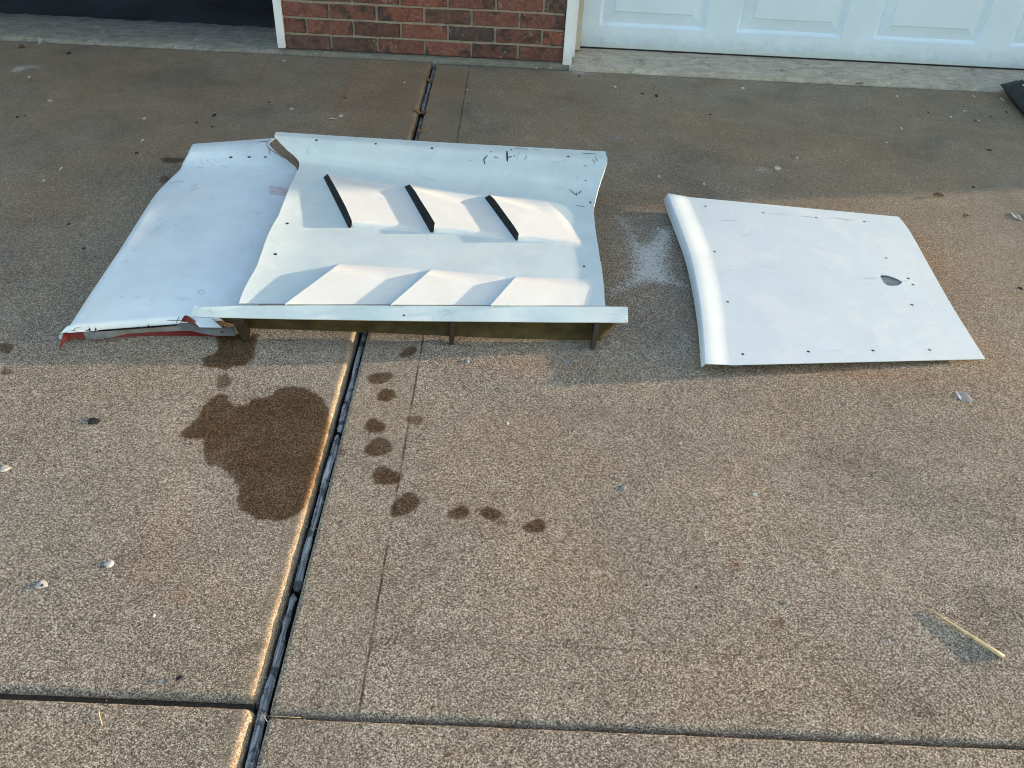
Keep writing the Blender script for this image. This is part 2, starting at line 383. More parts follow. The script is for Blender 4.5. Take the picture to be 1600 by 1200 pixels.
WET.append((crop_poly([(310,350),(240,390),(200,440),(180,490),(80,575),(90,600),(215,605),(215,700),(240,750),(330,770),(420,880),(400,950),(420,1010),(520,1060),(650,1070),(760,1030),(800,960),(860,760),(925,520),(920,440),(880,370),(800,320),(720,310),(650,310),(620,340),(580,370),(500,375),(460,410),(400,425),(360,400),(345,360)], *c1), 1))
def blob(cx, cy, rx, ry, rot=0, k=18, jit=.14):
    pts = []
    ph = random.uniform(0, 6)
    for i in range(k):
        a = 2*math.pi*i/k; r = 1+jit*math.sin(2*a+ph)+jit*.8*math.sin(3*a+2*ph)
        x, y = rx*r*math.cos(a), ry*r*math.sin(a); c, s = math.cos(rot), math.sin(rot)
        pts.append((cx+x*c-y*s, cy+x*s+y*c))
    return pts
for (cx, cy, rx, ry, rot, st) in [(1375,110,45,28,-.4,.9),(1212,256,64,34,-.2,1),(1250,352,54,33,.15,1),(1185,530,54,40,0,1),(1205,650,76,52,.05,1),(1412,497,43,28,.2,.8),(1245,815,74,55,-.1,1),(1357,975,86,56,-.35,1),(992,680,26,24,0,.6)]:
    WET.append((crop_poly(blob(cx, cy, rx, ry, rot), *c1), st))
for (cx, cy, rx, ry, rot, st) in [(470,965,58,44,0,1),(672,973,66,38,.1,1),(735,1028,42,20,.6,.6),(945,1050,66,44,0,1)]:
    WET.append((crop_poly(blob(cx, cy, rx, ry, rot), 600, 560, .25), st))
for (cx, cy, rx, ry, st) in [(9,544,13,7,.85),(11,582,9,6,.7),(269,251,16,5,.8),(258,281,9,5,.7),(1150,885,7,5,.4),(1216,972,9,7,.6)]:
    WET.append((px_poly(blob(cx, cy, rx, ry)), st))
WETLINE = [(px_poly([(371,1029),(380,1016),(395,1009),(413,1008)]), .0035, .55), (px_poly([(475,1141),(481,1130),(497,1127)]), .003, .35)]
RUST_BROWN = [(494,735,7,55,.6),(285,933,12,10,.75),(1148,884,11,8,.6),(1216,972,12,9,.5),(413,107,5,18,.8),(536,150,6,42,.85),(590,150,70,45,.55),(640,150,40,40,.35),(700,135,30,20,.35),(915,180,25,35,.4),(1050,310,50,20,.25),(1010,320,45,16,.2),(820,570,160,16,.3),(1340,585,150,10,.5),(1460,420,30,60,.35),(60,330,60,50,.25),(170,110,220,60,.2),(560,150,130,50,.25),(860,180,160,50,.18),(1180,230,260,40,.18),(330,140,160,50,.2),(1040,700,300,90,.12),(1520,540,60,50,.25),(240,860,50,60,.3),(822,777,9,8,.5)]  # rust stains, and brown tint in strips beside the panels
DIRT = [(1370,1090,70,28,.55),(1440,1110,50,30,.6),(1530,950,90,30,.5),(300,30,300,18,.25),(640,1010,60,25,.2),(60,320,60,40,.1),(480,720,12,20,.4),(240,765,20,14,.3)]
CHALK_PTS = crop_poly([(250,150),(320,250),(350,430),(330,540),(205,620),(215,645),(330,590),(440,565),(660,590),(690,585),(600,530),(575,440),(590,330),(610,225),(520,220),(440,330),(390,310),(300,170)], 900, 300, .25)
CHALK = [(30,108,16,7,.75),(50,105,20,5,.55),(960,535,10,9,.7),(948,548,16,7,.5),(955,480,6,12,.45),(495,1018,16,7,.55),(506,1010,6,12,.5),(1232,1020,30,8,.35),(1480,950,26,12,.5),(1330,960,60,40,.2),(1190,265,18,6,.55),(520,1150,30,10,.35),(1365,1000,50,10,.3),(1090,970,60,40,.25),(62,915,12,8,.3),(920,430,8,10,.2),(905,112,22,6,.7),(505,80,60,2,.4),(298,645,8,5,.6)]
SCRATCH_GLINT = [(px_poly([(4,270),(28,315),(74,375),(100,415),(127,445)]), .003, .50), (px_poly([(0,283),(40,280),(160,270),(270,262)]), .0025, .22), (px_poly([(447,587),(420,655),(385,756)]), .0022, .55), (px_poly([(310,975),(300,1000)]), .003, .6), (px_poly([(930,292),(1010,304),(1035,312)]), .002, .35),(px_poly([(20,640),(60,700),(150,720)]), .002, .3),(px_poly([(180,770),(205,860),(200,930)]), .002, .28),(px_poly([(900,640),(1010,668)]), .0015, .3),(px_poly([(1240,700),(1420,690)]), .0015, .28),(px_poly([(660,900),(760,880),(790,850)]), .0015, .26),(px_poly([(1130,1060),(1300,1090)]), .0015, .3),(px_poly([(190,655),(196,700),(204,745)]), .003, .4),(px_poly([(60,210),(150,190)]), .002, .3),(px_poly([(1350,250),(1480,262)]), .002, .3),(px_poly([(10,340),(90,330),(180,322)]), .002, .3),(px_poly([(700,1003),(760,1007),(800,1010),(880,1010)]), .002, .3)]  # also the left crack: a bright line painted where its edge catches sun
def splat(X, Y, items):
    out = np.zeros(X.shape)
    for (px, py, rx, ry, s) in items:
        c = spot(px, py); ex = np.linalg.norm(spot(px+rx, py)-c); ey = np.linalg.norm(spot(px, py+ry)-spot(px, py-ry))/2
        out = np.maximum(out, s*np.exp(-(((X-c[0])/ex)**2+((Y-c[1])/ey)**2)))
    return out
PITS = [(1505,620,12,.004),(1590,338,11,.004),(65,915,10,.003),(170,882,8,.002),(886,566,6,.003),(730,566,7,.003),(965,215,8,.002),(1000,568,6,.002)]
def lumps(X, Y):
    z = np.zeros(X.shape)
    for k in range(10):
        a = rng.uniform(0, 6.28); f = rng.uniform(1.5, 6); z += .0007/f*3*np.sin(f*(X*math.cos(a)+Y*math.sin(a))*2+rng.uniform(0, 6))
    return z*.3
def axis(a, b, fine_a, fine_b, step, r0=0, r1=0):
    """coordinates from a to b, fine between fine_a and fine_b, with extra lines over the rounded edges"""
    fa, fb = max(a, fine_a), min(b, fine_b); xs = list(np.arange(fa, fb, step))+[fb]
    if a < fa: xs += list(np.linspace(a, fa, 14)[:-1])
    if b > fb: xs += list(np.linspace(fb, b, 14)[1:])
    e = np.array([0, .0006, .002, .004, .0065, .010, .0135, .017, .022])
    if r0: xs = [x for x in xs if x > a+r0*1.6] + list(a+e*r0/.016)
    if r1: xs = [x for x in xs if x < b-r1*1.6] + list(b-e*r1/.016)
    return np.array(sorted(set(np.round(xs, 6))))
def edge_drop(d, r):
    q = np.clip(r-d, 0, r); return r-np.sqrt(np.maximum(r*r-q*q, 0))
def slab(x0, x1, y0, y1, rx0, rx1, ry0, ry1, score_a=None, score_b=None, lift=0.0, step=.0115, wob=.0030):
    xs = axis(x0, x1, -2.6, 2.6, step, rx0, rx1); ys = axis(y0, y1, .55, 3.9, step, ry0, ry1)
    X, Y = np.meshgrid(xs, ys); Z = lumps(X, Y)*1.0+lift
    wv = lambda s, k: wob*(np.sin(s*23+k)*.5+np.sin(s*61+2*k)*.35+np.sin(s*147+3*k)*.25)
    for (flag, D, S, k, r) in ((rx0, X-x0, Y, 1, rx0), (rx1, x1-X, Y, 2, rx1), (ry0, Y-y0, X, 3, ry0), (ry1, y1-Y, X, 4, ry1)):
        if flag: Z = Z-edge_drop(np.maximum(D-np.abs(wv(S, k))*np.clip(1-D/.03, 0, 1), 0), r)
    for (px, py, r, dp) in PITS:
        c = spot(px, py); rr = np.linalg.norm(spot(px+r, py)-c); Z = Z-dp*np.exp(-(((X-c[0])**2+(Y-c[1])**2)/(rr*rr*.6))**2)
    n, k = X.shape; top = np.stack([X, Y, Z], 2).reshape(-1, 3)
    rim = np.concatenate([np.arange(k), np.arange(1, n)*k+k-1, (n-1)*k+np.arange(k-2, -1, -1), np.arange(n-2, 0, -1)*k])
    low = top[rim].copy(); low[:, 2] = -.10
    v = np.concatenate([top, low]); b = n*k; q = np.arange(len(rim)); q2 = np.roll(q, -1)
    f = np.concatenate([grid_faces(n, k), np.stack([rim, b+q, b+q2, np.roll(rim, -1)], 1)])
    o = me_obj('slab', v, f, M_CONC, drive, smooth=True); o.matrix_parent_inverse = INV
    XX, YY = v[:, 0], v[:, 1]
    wet = np.full(len(v), -.05); wst = np.zeros(len(v))
    for P, s in WET:
        dd = sdf(XX, YY, P); up = dd > wet; wst = np.where(dd > -.02, np.where(up, s, wst), wst); wet = np.maximum(wet, dd)
    for P, r, s in WETLINE:
        dd = r-seg_dist(XX, YY, P, False)[0]; up = dd > wet; wst = np.where((dd > -.02) & up, s, wst); wet = np.maximum(wet, dd)
    ch = splat(XX, YY, CHALK); dd = sdf(XX, YY, CHALK_PTS); ch = np.maximum(ch, sstep(dd, -.055, .05)*.95)
    for P, r, s in SCRATCH_GLINT: ch = np.maximum(ch, s*np.exp(-(seg_dist(XX, YY, P, False)[0]/(r*2))**2))
    data = dict(wet=np.clip(wet, -.05, .05), wet_strength=wst, rust_brown=splat(XX, YY, RUST_BROWN), dirt=splat(XX, YY, DIRT), chalk_glint=ch,
                worn=np.clip(1.08-sstep(YY, 1.2, 3.3)*.80-(.28*sstep(XX, -.205, -.210)*(XX > JX)+.22*sstep(XX, -.514, -.508)*(XX < JX))-.45*sstep(-np.abs(XX-GL+.006), -.030, -.014)*(XX < JX), 0, 1),
                score_a=(XX-score_a) if score_a is not None else np.full(len(v), 1.), score_b=(YY-score_b) if score_b is not None else np.full(len(v), 1.))
    if score_a is not None and score_b is not None:      # the trowel lines stop where they meet
        if score_a > JX: data['score_b'] = np.where(XX < score_a-.01, 1., data['score_b'])
        
        data['score_a'] = np.where(YY < score_b-.15, 1., data['score_a'])
    if x1 < 0: data['score_b'] = np.where(XX > -.515, 1., data['score_b'])
    for k_, a in data.items():
        at = o.data.attributes.new(k_, 'FLOAT', 'POINT'); at.data.foreach_set('value', a.astype(np.float32))
    return o
GL, GR = JX-.014, JX+.011                          # the two faces of the expansion joint
slab(-6.0, GL, .785, 3.862, 0, .015, .010, 0, None, .922, lift=.0015)
slab(GR, 6.0, .766, 3.846, .007, 0, .006, 0, -.206, .911)
slab(-6.0, GL, -3.0, .770, 0, .015, 0, .006, None, None, lift=.0015)
slab(GR, 6.0, -3.0, .757, .007, 0, 0, .005, None, None)
o = box('joint_dirt', -6, 6, -3, 3.86, -.09, -.030, M_SOIL, drive); o.matrix_parent_inverse = INV
o = box('groove_bed', -6, GL-.004, .765, .79, -.028, -.013, mat_plain('groove_dirt', (.035, .026, .018), .95, nscale=90, namp=.5, bump=.6), drive); o.matrix_parent_inverse = INV
# the strip of old filler lying in the expansion joint
def strip(y0, y1, n, xoff, wid, zt, twist_at=None, seed=0):
    r = np.random.default_rng(seed); ys = np.linspace(y0, y1, n); prof = np.array([(-.5, -.8), (-.46, -.15), (-.3, .0), (-.05, .08), (.2, -.10), (.42, -.16), (.5, -.8)])
    rows = []
    ph = r.uniform(0, 6, 6)
    for y in ys:
        dx = .0012*math.sin(y*9+ph[0])+.0008*math.sin(y*31+ph[1]); dz = .002*math.sin(y*7+ph[2])+.001*math.sin(y*43+ph[3]); sc = 1+.10*math.sin(y*17+ph[4])+.06*math.sin(y*70+ph[5]); tw = 0
        if twist_at:
            k = math.exp(-((y-twist_at)/.05)**2); dx += -.003*k*math.sin((y-twist_at)*70); sc *= 1-.25*k*(1+math.sin((y-twist_at)*110))/1; tw = .9*k*math.sin((y-twist_at)*60); dz -= .004*k
        e = min(1, min(y-y0, y1-y)/.008); sc *= .35+.65*e
        c, s = math.cos(tw), math.sin(tw); row = []
        for a, b in prof:
            px_, pz = a*wid*sc, b*wid*.55
            row.append((JX+xoff+dx+px_*c-pz*s+r.normal(0, .0004), y, zt+dz+px_*s+pz*c+r.normal(0, .0005)))
        rows.append(row)
    P = np.array(rows); v = P.reshape(-1, 3); f = [tuple(q[::-1]) for q in grid_faces(*P.shape[:2])]
    f = [tuple(q) for q in grid_faces(*P.shape[:2])]
    return list(v), f
V, F = [], []
for a in ((-1.0, 1.005, 220, -.0010, .0140, -.0075, .96, 1), (1.012, 1.44, 90, .0005, .0130, -.008, None, 2), (1.45, 2.0, 90, .001, .0122, -.010, None, 3), (2.0, 3.3, 120, .001, .012, -.020, None, 4), (3.31, 3.84, 60, 0, .015, -.012, None, 5)):
    v, f = strip(*a); b = len(V); V += v; F += [tuple(i+b for i in q) for q in f]
o = me_obj('joint_filler', V, F, M_FILL, drive, smooth=True); o.matrix_parent_inverse = INV
lawn = box('ground', -400, 400, -400, 400, -.40, -.12, M_LAWN); tag(lawn, 'grass ground lying beyond the driveway', 'ground', kind='structure')

# ------------------------------------------------------------------ house front
house = empty('brick_house', (0, 3.9, 0)); HINV = Matrix.Translation((0, -3.9, 0))
tag(house, 'red brick house front with open garage bay and closed white panelled door', 'house')
def hp(o): o.parent = house; o.matrix_parent_inverse = HINV; return o
PX0, PX1, WY = -1.011, .197, 3.895
BL, BH, MJ = .2032, .0677, .0100
pier = hp(box('brick_pier', PX0+.004, PX1-.004, WY+.006, WY+.20, .024, 2.5, M_MORTAR))
def rough_brick(L, seed):
    r = np.random.default_rng(seed); bm = bmesh.new(); v, f = box_vf(0, L, 0, .09, 0, BH-MJ)
    vs = [bm.verts.new(p) for p in v]
    for q in f: bm.faces.new([vs[i] for i in q])
    es = [e for e in bm.edges if min(a.co.y for a in e.verts) < .01]
    bmesh.ops.subdivide_edges(bm, edges=[e for e in es if abs(e.verts[0].co.x-e.verts[1].co.x) > .02], cuts=5, use_grid_fill=True)
    fe = [e for e in bm.edges if all(a.co.y < .001 for a in e.verts) and len([q for q in e.link_faces if abs(q.normal.y) < .5]) == 1]
    bm.normal_update()
    bmesh.ops.bevel(bm, geom=fe, offset=.0035, segments=2, affect='EDGES')
    for a in bm.verts:
        if a.co.y < .02: a.co += Vector((r.uniform(-1, 1)*.0012, r.uniform(-1, 1)*.0012, r.uniform(-1, 1)*.0014))
    bm.normal_update(); me = bpy.data.meshes.new('brick'); bm.to_mesh(me); bm.free(); me.materials.append(M_BRICK)
    return me
FULL = [rough_brick(BL-MJ, s) for s in range(5)]; HALF = [rough_brick(BL/2-MJ, 20+s) for s in range(2)]
PINV = pier.matrix_world.inverted()
def put_brick(me, x, z):
    o = bpy.data.objects.new('brick', me); COL.objects.link(o); o.parent = pier
    o.location = (x, WY+random.uniform(-.0015, .0015), z+random.uniform(-.001, .001)); o.rotation_euler = (0, random.uniform(-.004, .004), random.uniform(-.006, .006))
for r in range(36):
    z = .0215+r*BH
    if r % 2 == 0:
        for k in range(6): put_brick(random.choice(FULL), PX0+k*BL, z)
    else:
        put_brick(random.choice(HALF), PX0, z)
        for k in range(5): put_brick(random.choice(FULL), PX0+BL/2+k*BL, z)
        put_brick(random.choice(HALF), PX0+BL/2+5*BL, z)
# foundation edge under the bricks, chipped
def rough_sill(name, x0, x1, prof, mat, seed, n=260, amp=.004):
    r = np.random.default_rng(seed); xs = np.linspace(x0, x1, n); rows = []
    j1 = np.convolve(r.normal(0, 1, n+12), np.ones(4)/4, 'same')[:n]; j2 = np.convolve(r.normal(0, 1, n+12), np.ones(9)/9, 'same')[:n]
    for i, x in enumerate(xs):
        rows.append([(x, y+amp*(j1[i]*e+1.3*j2[i]*e), z+amp*.5*j2[i]*e2) for (y, z, e, e2) in prof])
    P = np.array(rows); o = me_obj(name, P.reshape(-1, 3), [tuple(q[::-1]) for q in grid_faces(*P.shape[:2])], mat, None)
    smooth_by_angle(o, 50); return o
hp(rough_sill('foundation', PX0-.02, PX1+.036, [(3.872, -.05, 0, 0), (3.877, .008, 1, 0), (3.884, .014, 1, .6), (3.900, .0175, .5, .3), (3.95, .0185, 0, 0)], M_FOUND, 5, 220, .002))
DY = 4.05                                          # plane of the closed door
sr = rough_sill('garage_sill', PX1+.03, 6.2, [(3.852, -.05, 0, 0), (3.858, -.002, 1.0, 0), (3.862, .009, 1.3, .5), (3.872, .0135, 1, 1), (3.95, .026, 0, .5), (4.03, .038, 0, .2), (4.30, .041, 0, 0)], M_SILL, 11, 900, .005)
tag(sr, 'pale worn concrete sill under the closed white door', 'garage sill', kind='structure')
sl2 = rough_sill('garage_sill', -6.0, PX0-.012, [(3.868, -.05, 0, 0), (3.874, -.002, 1.0, 0), (3.880, .010, 1.4, .5), (3.895, .0165, 1, 1), (3.98, .020, 0, .8), (4.08, .021, 0, 1.2), (4.175, .0215, 1.2, 1), (4.19, .012, 1, 0), (4.21, -.03, 0, 0)], M_SILL2, 12, 700, .006)
tag(sl2, 'grey cracked concrete sill before the dark open garage', 'garage sill', kind='structure')
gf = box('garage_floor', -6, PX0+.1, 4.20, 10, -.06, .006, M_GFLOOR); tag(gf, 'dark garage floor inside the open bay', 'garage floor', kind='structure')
# trims
hp(box('door_trim', PX1+.001, PX1+.040, 3.880, 3.905, .013, 2.45, M_PVC, None, .002))
hp(box('door_stop', PX1+.036, PX1+.052, 3.905, 4.0, .040, 2.45, M_PVC, None, .0015))
hp(box('door_jamb', PX1+.052, PX1+.080, 4.0, 4.06, .042, 2.45, M_JAMB, None, .0015))
hp(box('door_trim', PX0-.034, PX0-.001, 3.880, 3.905, .024, 2.45, M_PVC, None, .002))
hp(box('door_jamb', PX0-.020, PX0+.0, 3.905, 4.10, .026, 2.45, M_PVC, None, .0015))
# closed sectional door
DX0 = PX1+.081; PW, PH = .612, .533; NP = 8; DZ = .050
gd = hp(box('garage_door', DX0, DX0+NP*PW, DY+.018, DY+.045, DZ, DZ+4*PH, M_DOOR))
def door_tile():
    # nested rectangles: flat stile, embossed moulding, raised field
    l, rgt, bo, to = .078, PW-.062, .088, PH-.075
    rings = [(0, 0, 0, 0, 0), (l, PW-rgt, bo, PH-to, 0), (l+.004, PW-rgt+.004, bo+.004, PH-to+.004, .006), (l+.014, PW-rgt+.014, bo+.014, PH-to+.014, .013), (l+.062, PW-rgt+.062, bo+.062, PH-to+.062, .004), (l+.064, PW-rgt+.064, bo+.064, PH-to+.064, .0005), (l+.066, PW-rgt+.066, bo+.066, PH-to+.066, .0)]
    v, f = [], []
    for (a, b, c, d, dep) in rings: v += [(a, dep, c), (PW-b, dep, c), (PW-b, dep, PH-d), (a, dep, PH-d)]
    for k in range(len(rings)-1):
        for i in range(4): j = (i+1) % 4; f.append((k*4+i, k*4+j, k*4+4+j, k*4+4+i))
    k = (len(rings)-1)*4; f.append((k, k+1, k+2, k+3))
    # closing edges at the back
    b = len(v); v += [(0, .018, 0), (PW, .018, 0), (PW, .018, PH), (0, .018, PH)]
    for i in range(4): j = (i+1) % 4; f.append((b+i, b+j, j, i))
    me = bpy.data.meshes.new('door_panel'); me.from_pydata(v, [], f); me.update(); me.materials.append(M_DOOR); return me
TILE = door_tile()
for r in range(4):
    for k in range(NP):
        o = bpy.data.objects.new('door_panel', TILE); COL.objects.link(o); o.parent = gd; o.location = (DX0+k*PW, DY, DZ+r*(PH+.0015) + (0.0))
br = box('bottom_rail', DX0, DX0+NP*PW, DY-.007, DY+.02, DZ-.004, DZ+.026, M_DOOR, gd, .003)
se = box('bottom_seal', DX0, DX0+NP*PW, DY-.002, DY+.03, .036, DZ-.005, M_RUBBER, gd)
# rest of the house, out of the frame but shading the drive
hp(box('wall', 5.30, 7.10, WY, 9.5, -.1, 2.9, M_WALL)); hp(box('wall', -6.6, -6.0, WY, 9.5, -.1, 2.9, M_WALL))
hp(box('header', -6.0, 5.30, WY, 4.15, 2.45, 2.9, M_WALL)); hp(box('back_wall', -6.0, 5.30, 9.3, 9.5, -.1, 2.9, M_WALL))
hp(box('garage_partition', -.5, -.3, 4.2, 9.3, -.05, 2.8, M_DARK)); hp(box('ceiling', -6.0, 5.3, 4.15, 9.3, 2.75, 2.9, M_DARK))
rv = [(-7, 3.5, 2.9), (7.5, 3.5, 2.9), (7.5, 6.7, 4.9), (-7, 6.7, 4.9), (7.5, 9.9, 2.9), (-7, 9.9, 2.9)]
hp(me_obj('roof', rv, [(0, 1, 2, 3), (3, 2, 4, 5), (1, 4, 2), (0, 3, 5), (0, 5, 4, 1)], M_ROOF))

# ------------------------------------------------------------------ louvred panel (middle)
lou = empty('louvred_panel', (-.25, 2.3, 0)); LINV = Matrix.Translation((.25, -2.3, 0))
tag(lou, 'pale mint louvred body panel with three black mesh slots and raised rear flange', 'body panel')
def ch(o, p, inv): o.parent = p; o.matrix_parent_inverse = inv; return o
ROWS = [((373,474),(946,478),.082),((386,443),(944,450),.086),((402,414),(942,432),.088),((411,388),(940,416),.088),((422,360),(937,400),.088),((435,337),(935.5,388),.088),((444,314),(931,362),.088),((452,293),(929,343),.088),((463,270),(928,328),.088),((468,256),(930.6,314),.091),((463,246),(935,297),.101),((448,233),(940.5,279),.117),((437,222),(947,260),.131),((430,214),(949.5,250),.140),((429,211),(948,244),.1425),((431,206),(946,236.5),.143)]
Lw = np.array([spot(*a, z) for a, b, z in ROWS]); Rw = np.array([spot(*b, z) for a, b, z in ROWS])
NV, NU = 151, 121
Lc, Rc = catmull(Lw, NV), catmull(Rw, NV)
u = np.linspace(0, 1, NU)[None, :, None]
P = Lc[:, None]*(1-u)+Rc[:, None]*u
P[..., 2] += .004*np.sin(np.pi*u[..., 0])*sstep(np.linspace(0, 1, NV), 0, .4)[:, None]*-.5
P = lift(P, .006*np.clip(1-u[..., 0]/.16, 0, 1)**2+.0055*np.clip((u[..., 0]-.92)/.08, 0, 1)**1.5)
jl = .0012*np.convolve(rng.normal(0, 1, NV+8), np.ones(5)/5, 'same')[:NV]; P[:, 0, 0] += jl; P[:, -1, 0] -= np.abs(jl)
skin = sheet('panel_skin', P, .0028, M_MID); ch(skin, lou, LINV)
SB = bvh_of(skin)
def on_mid(px, py, h=0): return on(SB, px, py, h, .088)
def blade(front_edge, tail_edge, h, ramp0, ramp1, ns=40, ntt=36, name='louvre', fall=1.0, tend=1.0):
    """raised louvre: sharp leading edge, falling to the skin at the tail line; edges are photo-surveyed polylines back -> front"""
    E0, E1 = poly_resample(front_edge, ntt), poly_resample(tail_edge, ntt)
    G = np.zeros((ntt, ns, 3)); t = np.linspace(0, 1, ntt)
    for i in range(ntt):
        wt = (sstep(t[i], 0, ramp0) if ramp0 else 1)
        for j in range(ns):
            s = j/(ns-1); q = E0[i]*(1-s)+E1[i]*s
            w0 = wt
            if ramp0 and s > 0: w0 = sstep(t[i], 0, ramp0+(.34-ramp0)*min(1, s*1.6)) if ramp0 < .34 else wt
            w1 = sstep(1-t[i], 0, ramp1+(.15-ramp1)*min(1, s*1.6)) if ramp1 else 1
            hh = h*w0*w1*(1-s)**fall + .0004 - .0010*sstep(s, .8, 1.0)
            G[i, j] = on_mid(q[0], q[1], hh)
    o = sheet(name, G, .0022, M_BLADE, None, 50); ch(o, lou, LINV); return o, G
UP_L = [[(505.5,277),(544.6,356)],[(632,291.5),(672.5,363)],[(757.5,309),(806,375.5)]]
UP_R = [[(511.6,271.5),(518,281),(526.8,296.8),(540,322),(550,345),(549,355)],[(640,288),(648,297),(658.8,314.6),(670,332),(679.5,348),(677,363)],[(765,304.5),(773,311),(792,337),(803,352),(811,365),(808,376)]]
UP_T = [UP_L[1], UP_L[2], [(868,318),(893,348),(921,388)]]
GR = []
for i in range(3):
    tail = [(a-2, b) for a, b in UP_T[i]] if i < 2 else UP_T[i]
    o, G = blade(UP_R[i], tail, .0135, .10, .10, name='louvre'); ch(o, lou, LINV)
    # black mesh in the slot
    n = 24; A = poly_resample(UP_L[i], n); B = poly_resample(UP_R[i], n); Q = np.zeros((n, 5, 3)); t = np.linspace(0, 1, n)
    for k in range(n):
        e = sstep(t[k], 0, .08)*sstep(1-t[k], 0, .08)
        for j in range(5):
            s = j/4; q = A[k]*(1-s)+B[k]*s; Q[k, j] = on_mid(q[0], q[1], .0010+.0118*s*e)
    g = sheet('mesh_grille', Q, .001, M_MESH, None); ch(g, lou, LINV)
    # thin pale lip round the slot
LO_E = [[(530,412.2),(445,475)],[(674,421),(611,475.5)],[(806,432.5),(767,476.5)]]
LO_T = [[(672,421.5),(609,475.5)],[(804,433),(765,476.5)],[(935,437),(925,477.5)]]
LO_T_E = [poly_resample(q, 16) for q in LO_E]
for i in range(3):
    o, G = blade(LO_E[i], LO_T[i], .0125, .14, 0, name='louvre')
    n = 16; A = poly_resample([(a-1.5, b+.4) for a, b in LO_E[i]], n); Q = np.zeros((n, 3, 3)); t = np.linspace(0, 1, n)
    for k in range(n):
        e = sstep(t[k], 0, .14)
        base = on_mid(A[k][0], A[k][1], .0004)
        tp = on_mid(LO_T_E[i][k][0], LO_T_E[i][k][1], .0125*e)
        for j in range(3): Q[k, j] = tp+np.array([.0008, 0, -.0015-.0105*e*(2-j)/2])
    g = me_obj('louvre_step', Q.reshape(-1, 3), grid_faces(n, 3), M_MID); ch(g, lou, LINV)
# front shelf: a flat strip glued along the front, longer than the panel on both sides
SH_T = [(303,477),(306,480.5),(373,477.5),(500,477),(640,477.5),(800,478.5),(946,479),(979,479.3),(981,480)]
SH_B = [(297,494),(300,495),(373,496.8),(500,499),(640,501),(800,502.5),(930,503.5),(980,504),(981.5,503)]
a, b = poly_resample(SH_T, 90), poly_resample(SH_B, 90)
G = np.zeros((7, 90, 3))
for j in range(90):
    for i in range(7):
        s = i/6; q = b[j]*(1-s)+a[j]*s; G[i, j] = spot(q[0], q[1], .070+.0185*s+.0008*math.sin(j*.35)*(1-s))
shelf = sheet('front_flange', G, .003, M_MID); ch(shelf, lou, LINV)
# raw fibreglass return under the shelf
wt, wb = [(330,490),(968,499)], [(352,503),(392,513),(555,518.5),(680,524),(800,529.5),(915,535.5),(938,536)]
a, b = poly_resample(wt, 60), poly_resample(wb, 60); Wt = np.array([spot(q[0], q[1]+3, .0685) for q in a]); Wb = np.array([spot(q[0], q[1], .020-.017*i/59) for i, q in enumerate(b)])
Wb[:, 1] = np.maximum(Wb[:, 1], Wt[:, 1]+.004)
G = np.stack([Wb*(1-s)+Wt*s for s in np.linspace(0, 1, 8)], 0); G[..., 1] += .004*np.sin(np.linspace(0, np.pi, 8))[:, None]
n_, m_ = G.shape[:2]; v = np.concatenate([G.reshape(-1, 3), (G+np.array([0, .003, 0])).reshape(-1, 3)]); k = n_*m_
f = list(map(tuple, grid_faces(n_, m_)))+[tuple(q[::-1]+k) for q in grid_faces(n_, m_)]
for i in range(n_-1): f.append((i*m_+m_-1, i*m_+m_-1+k, (i+1)*m_+m_-1+k, (i+1)*m_+m_-1))
ret = me_obj('front_return', v, f, M_OLIVE, None, smooth=True); ch(ret, lou, LINV)
tag(ret, 'olive brown raw fibreglass front return')
def hexa(name, bot, top, mat, parent, inv):
    v = list(bot)+list(top); f = [(3,2,1,0),(4,5,6,7),(0,1,5,4),(1,2,6,5),(2,3,7,6),(3,0,4,7)]
    o = me_obj(name, v, f, mat); bm = bmesh.new(); bm.from_mesh(o.data); bmesh.ops.bevel(bm, geom=bm.edges[:], offset=.0012, segments=2, affect='EDGES'); bm.to_mesh(o.data); bm.free()
    return ch(o, parent, inv)
for (tx0, tx1, ty, bx0, bx1, by) in ((929,938,506,922,929.5,547),(703.5,712,505,701,708,539),(361,377,500,379,387.5,533)):
    t0, t1 = spot(tx0, ty, .0675), spot(tx1, ty, .0675); b0, b1 = spot(bx0, by, .002), spot(bx1, by, .002); bk = np.array([.002, .030, 0])
    hexa('support_rib', [b0, b1, b1+bk, b0+bk], [t0, t1, t1+bk, t0+bk], M_BROWN, lou, LINV)
# hidden rear foot that carries the flange
zb = spot(690, 223, .143); 
for fx in (560, 720, 880):
    q = spot(fx, 214+(fx-430)*.055, .139); hexa('support_rib', [q+np.array([-.006, .002, -.137]), q+np.array([.006, .002, -.137]), q+np.array([.006, .02, -.137]), q+np.array([-.006, .02, -.137])], [q+np.array([-.006, -.014, -.004]), q+np.array([.006, -.014, -.004]), q+np.array([.006, -.004, -.002]), q+np.array([-.006, -.004, -.002])], M_BROWN, lou, LINV)

# ------------------------------------------------------------------ plain white panel (left), tucked under the louvred one
lef = empty('white_body_panel', (-.9, 2.2, 0)); FINV = Matrix.Translation((.9, -2.2, 0))
tag(lef, 'glossy white curved body panel with red inner edge, tucked under the louvred panel', 'body panel')
ROWS = [((107,507),(402,480),.044),((126,478),(412,455),.051),((147,446),(420,424),.056),((190,382),(428,372),.060),((238,307),(446,313),.060),((261,281),(459,285),.059),((280,263),(464.5,267),.061),((285,252.5),(452,254),.068),((289,245),(437,243),.076),((293,238),(426,233),.084),((296,231.5),(421,226),.0885),((297.5,228),(424,221),.0895),((299,225),(430,215.5),.0885)]
Lw = np.array([spot(*a, z) for a, b, z in ROWS]); Rw = np.array([spot(*b, z) for a, b, z in ROWS])
NV, NU = 111, 81; Lc, Rc = catmull(Lw, NV), catmull(Rw, NV); u = np.linspace(0, 1, NU)[None, :, None]
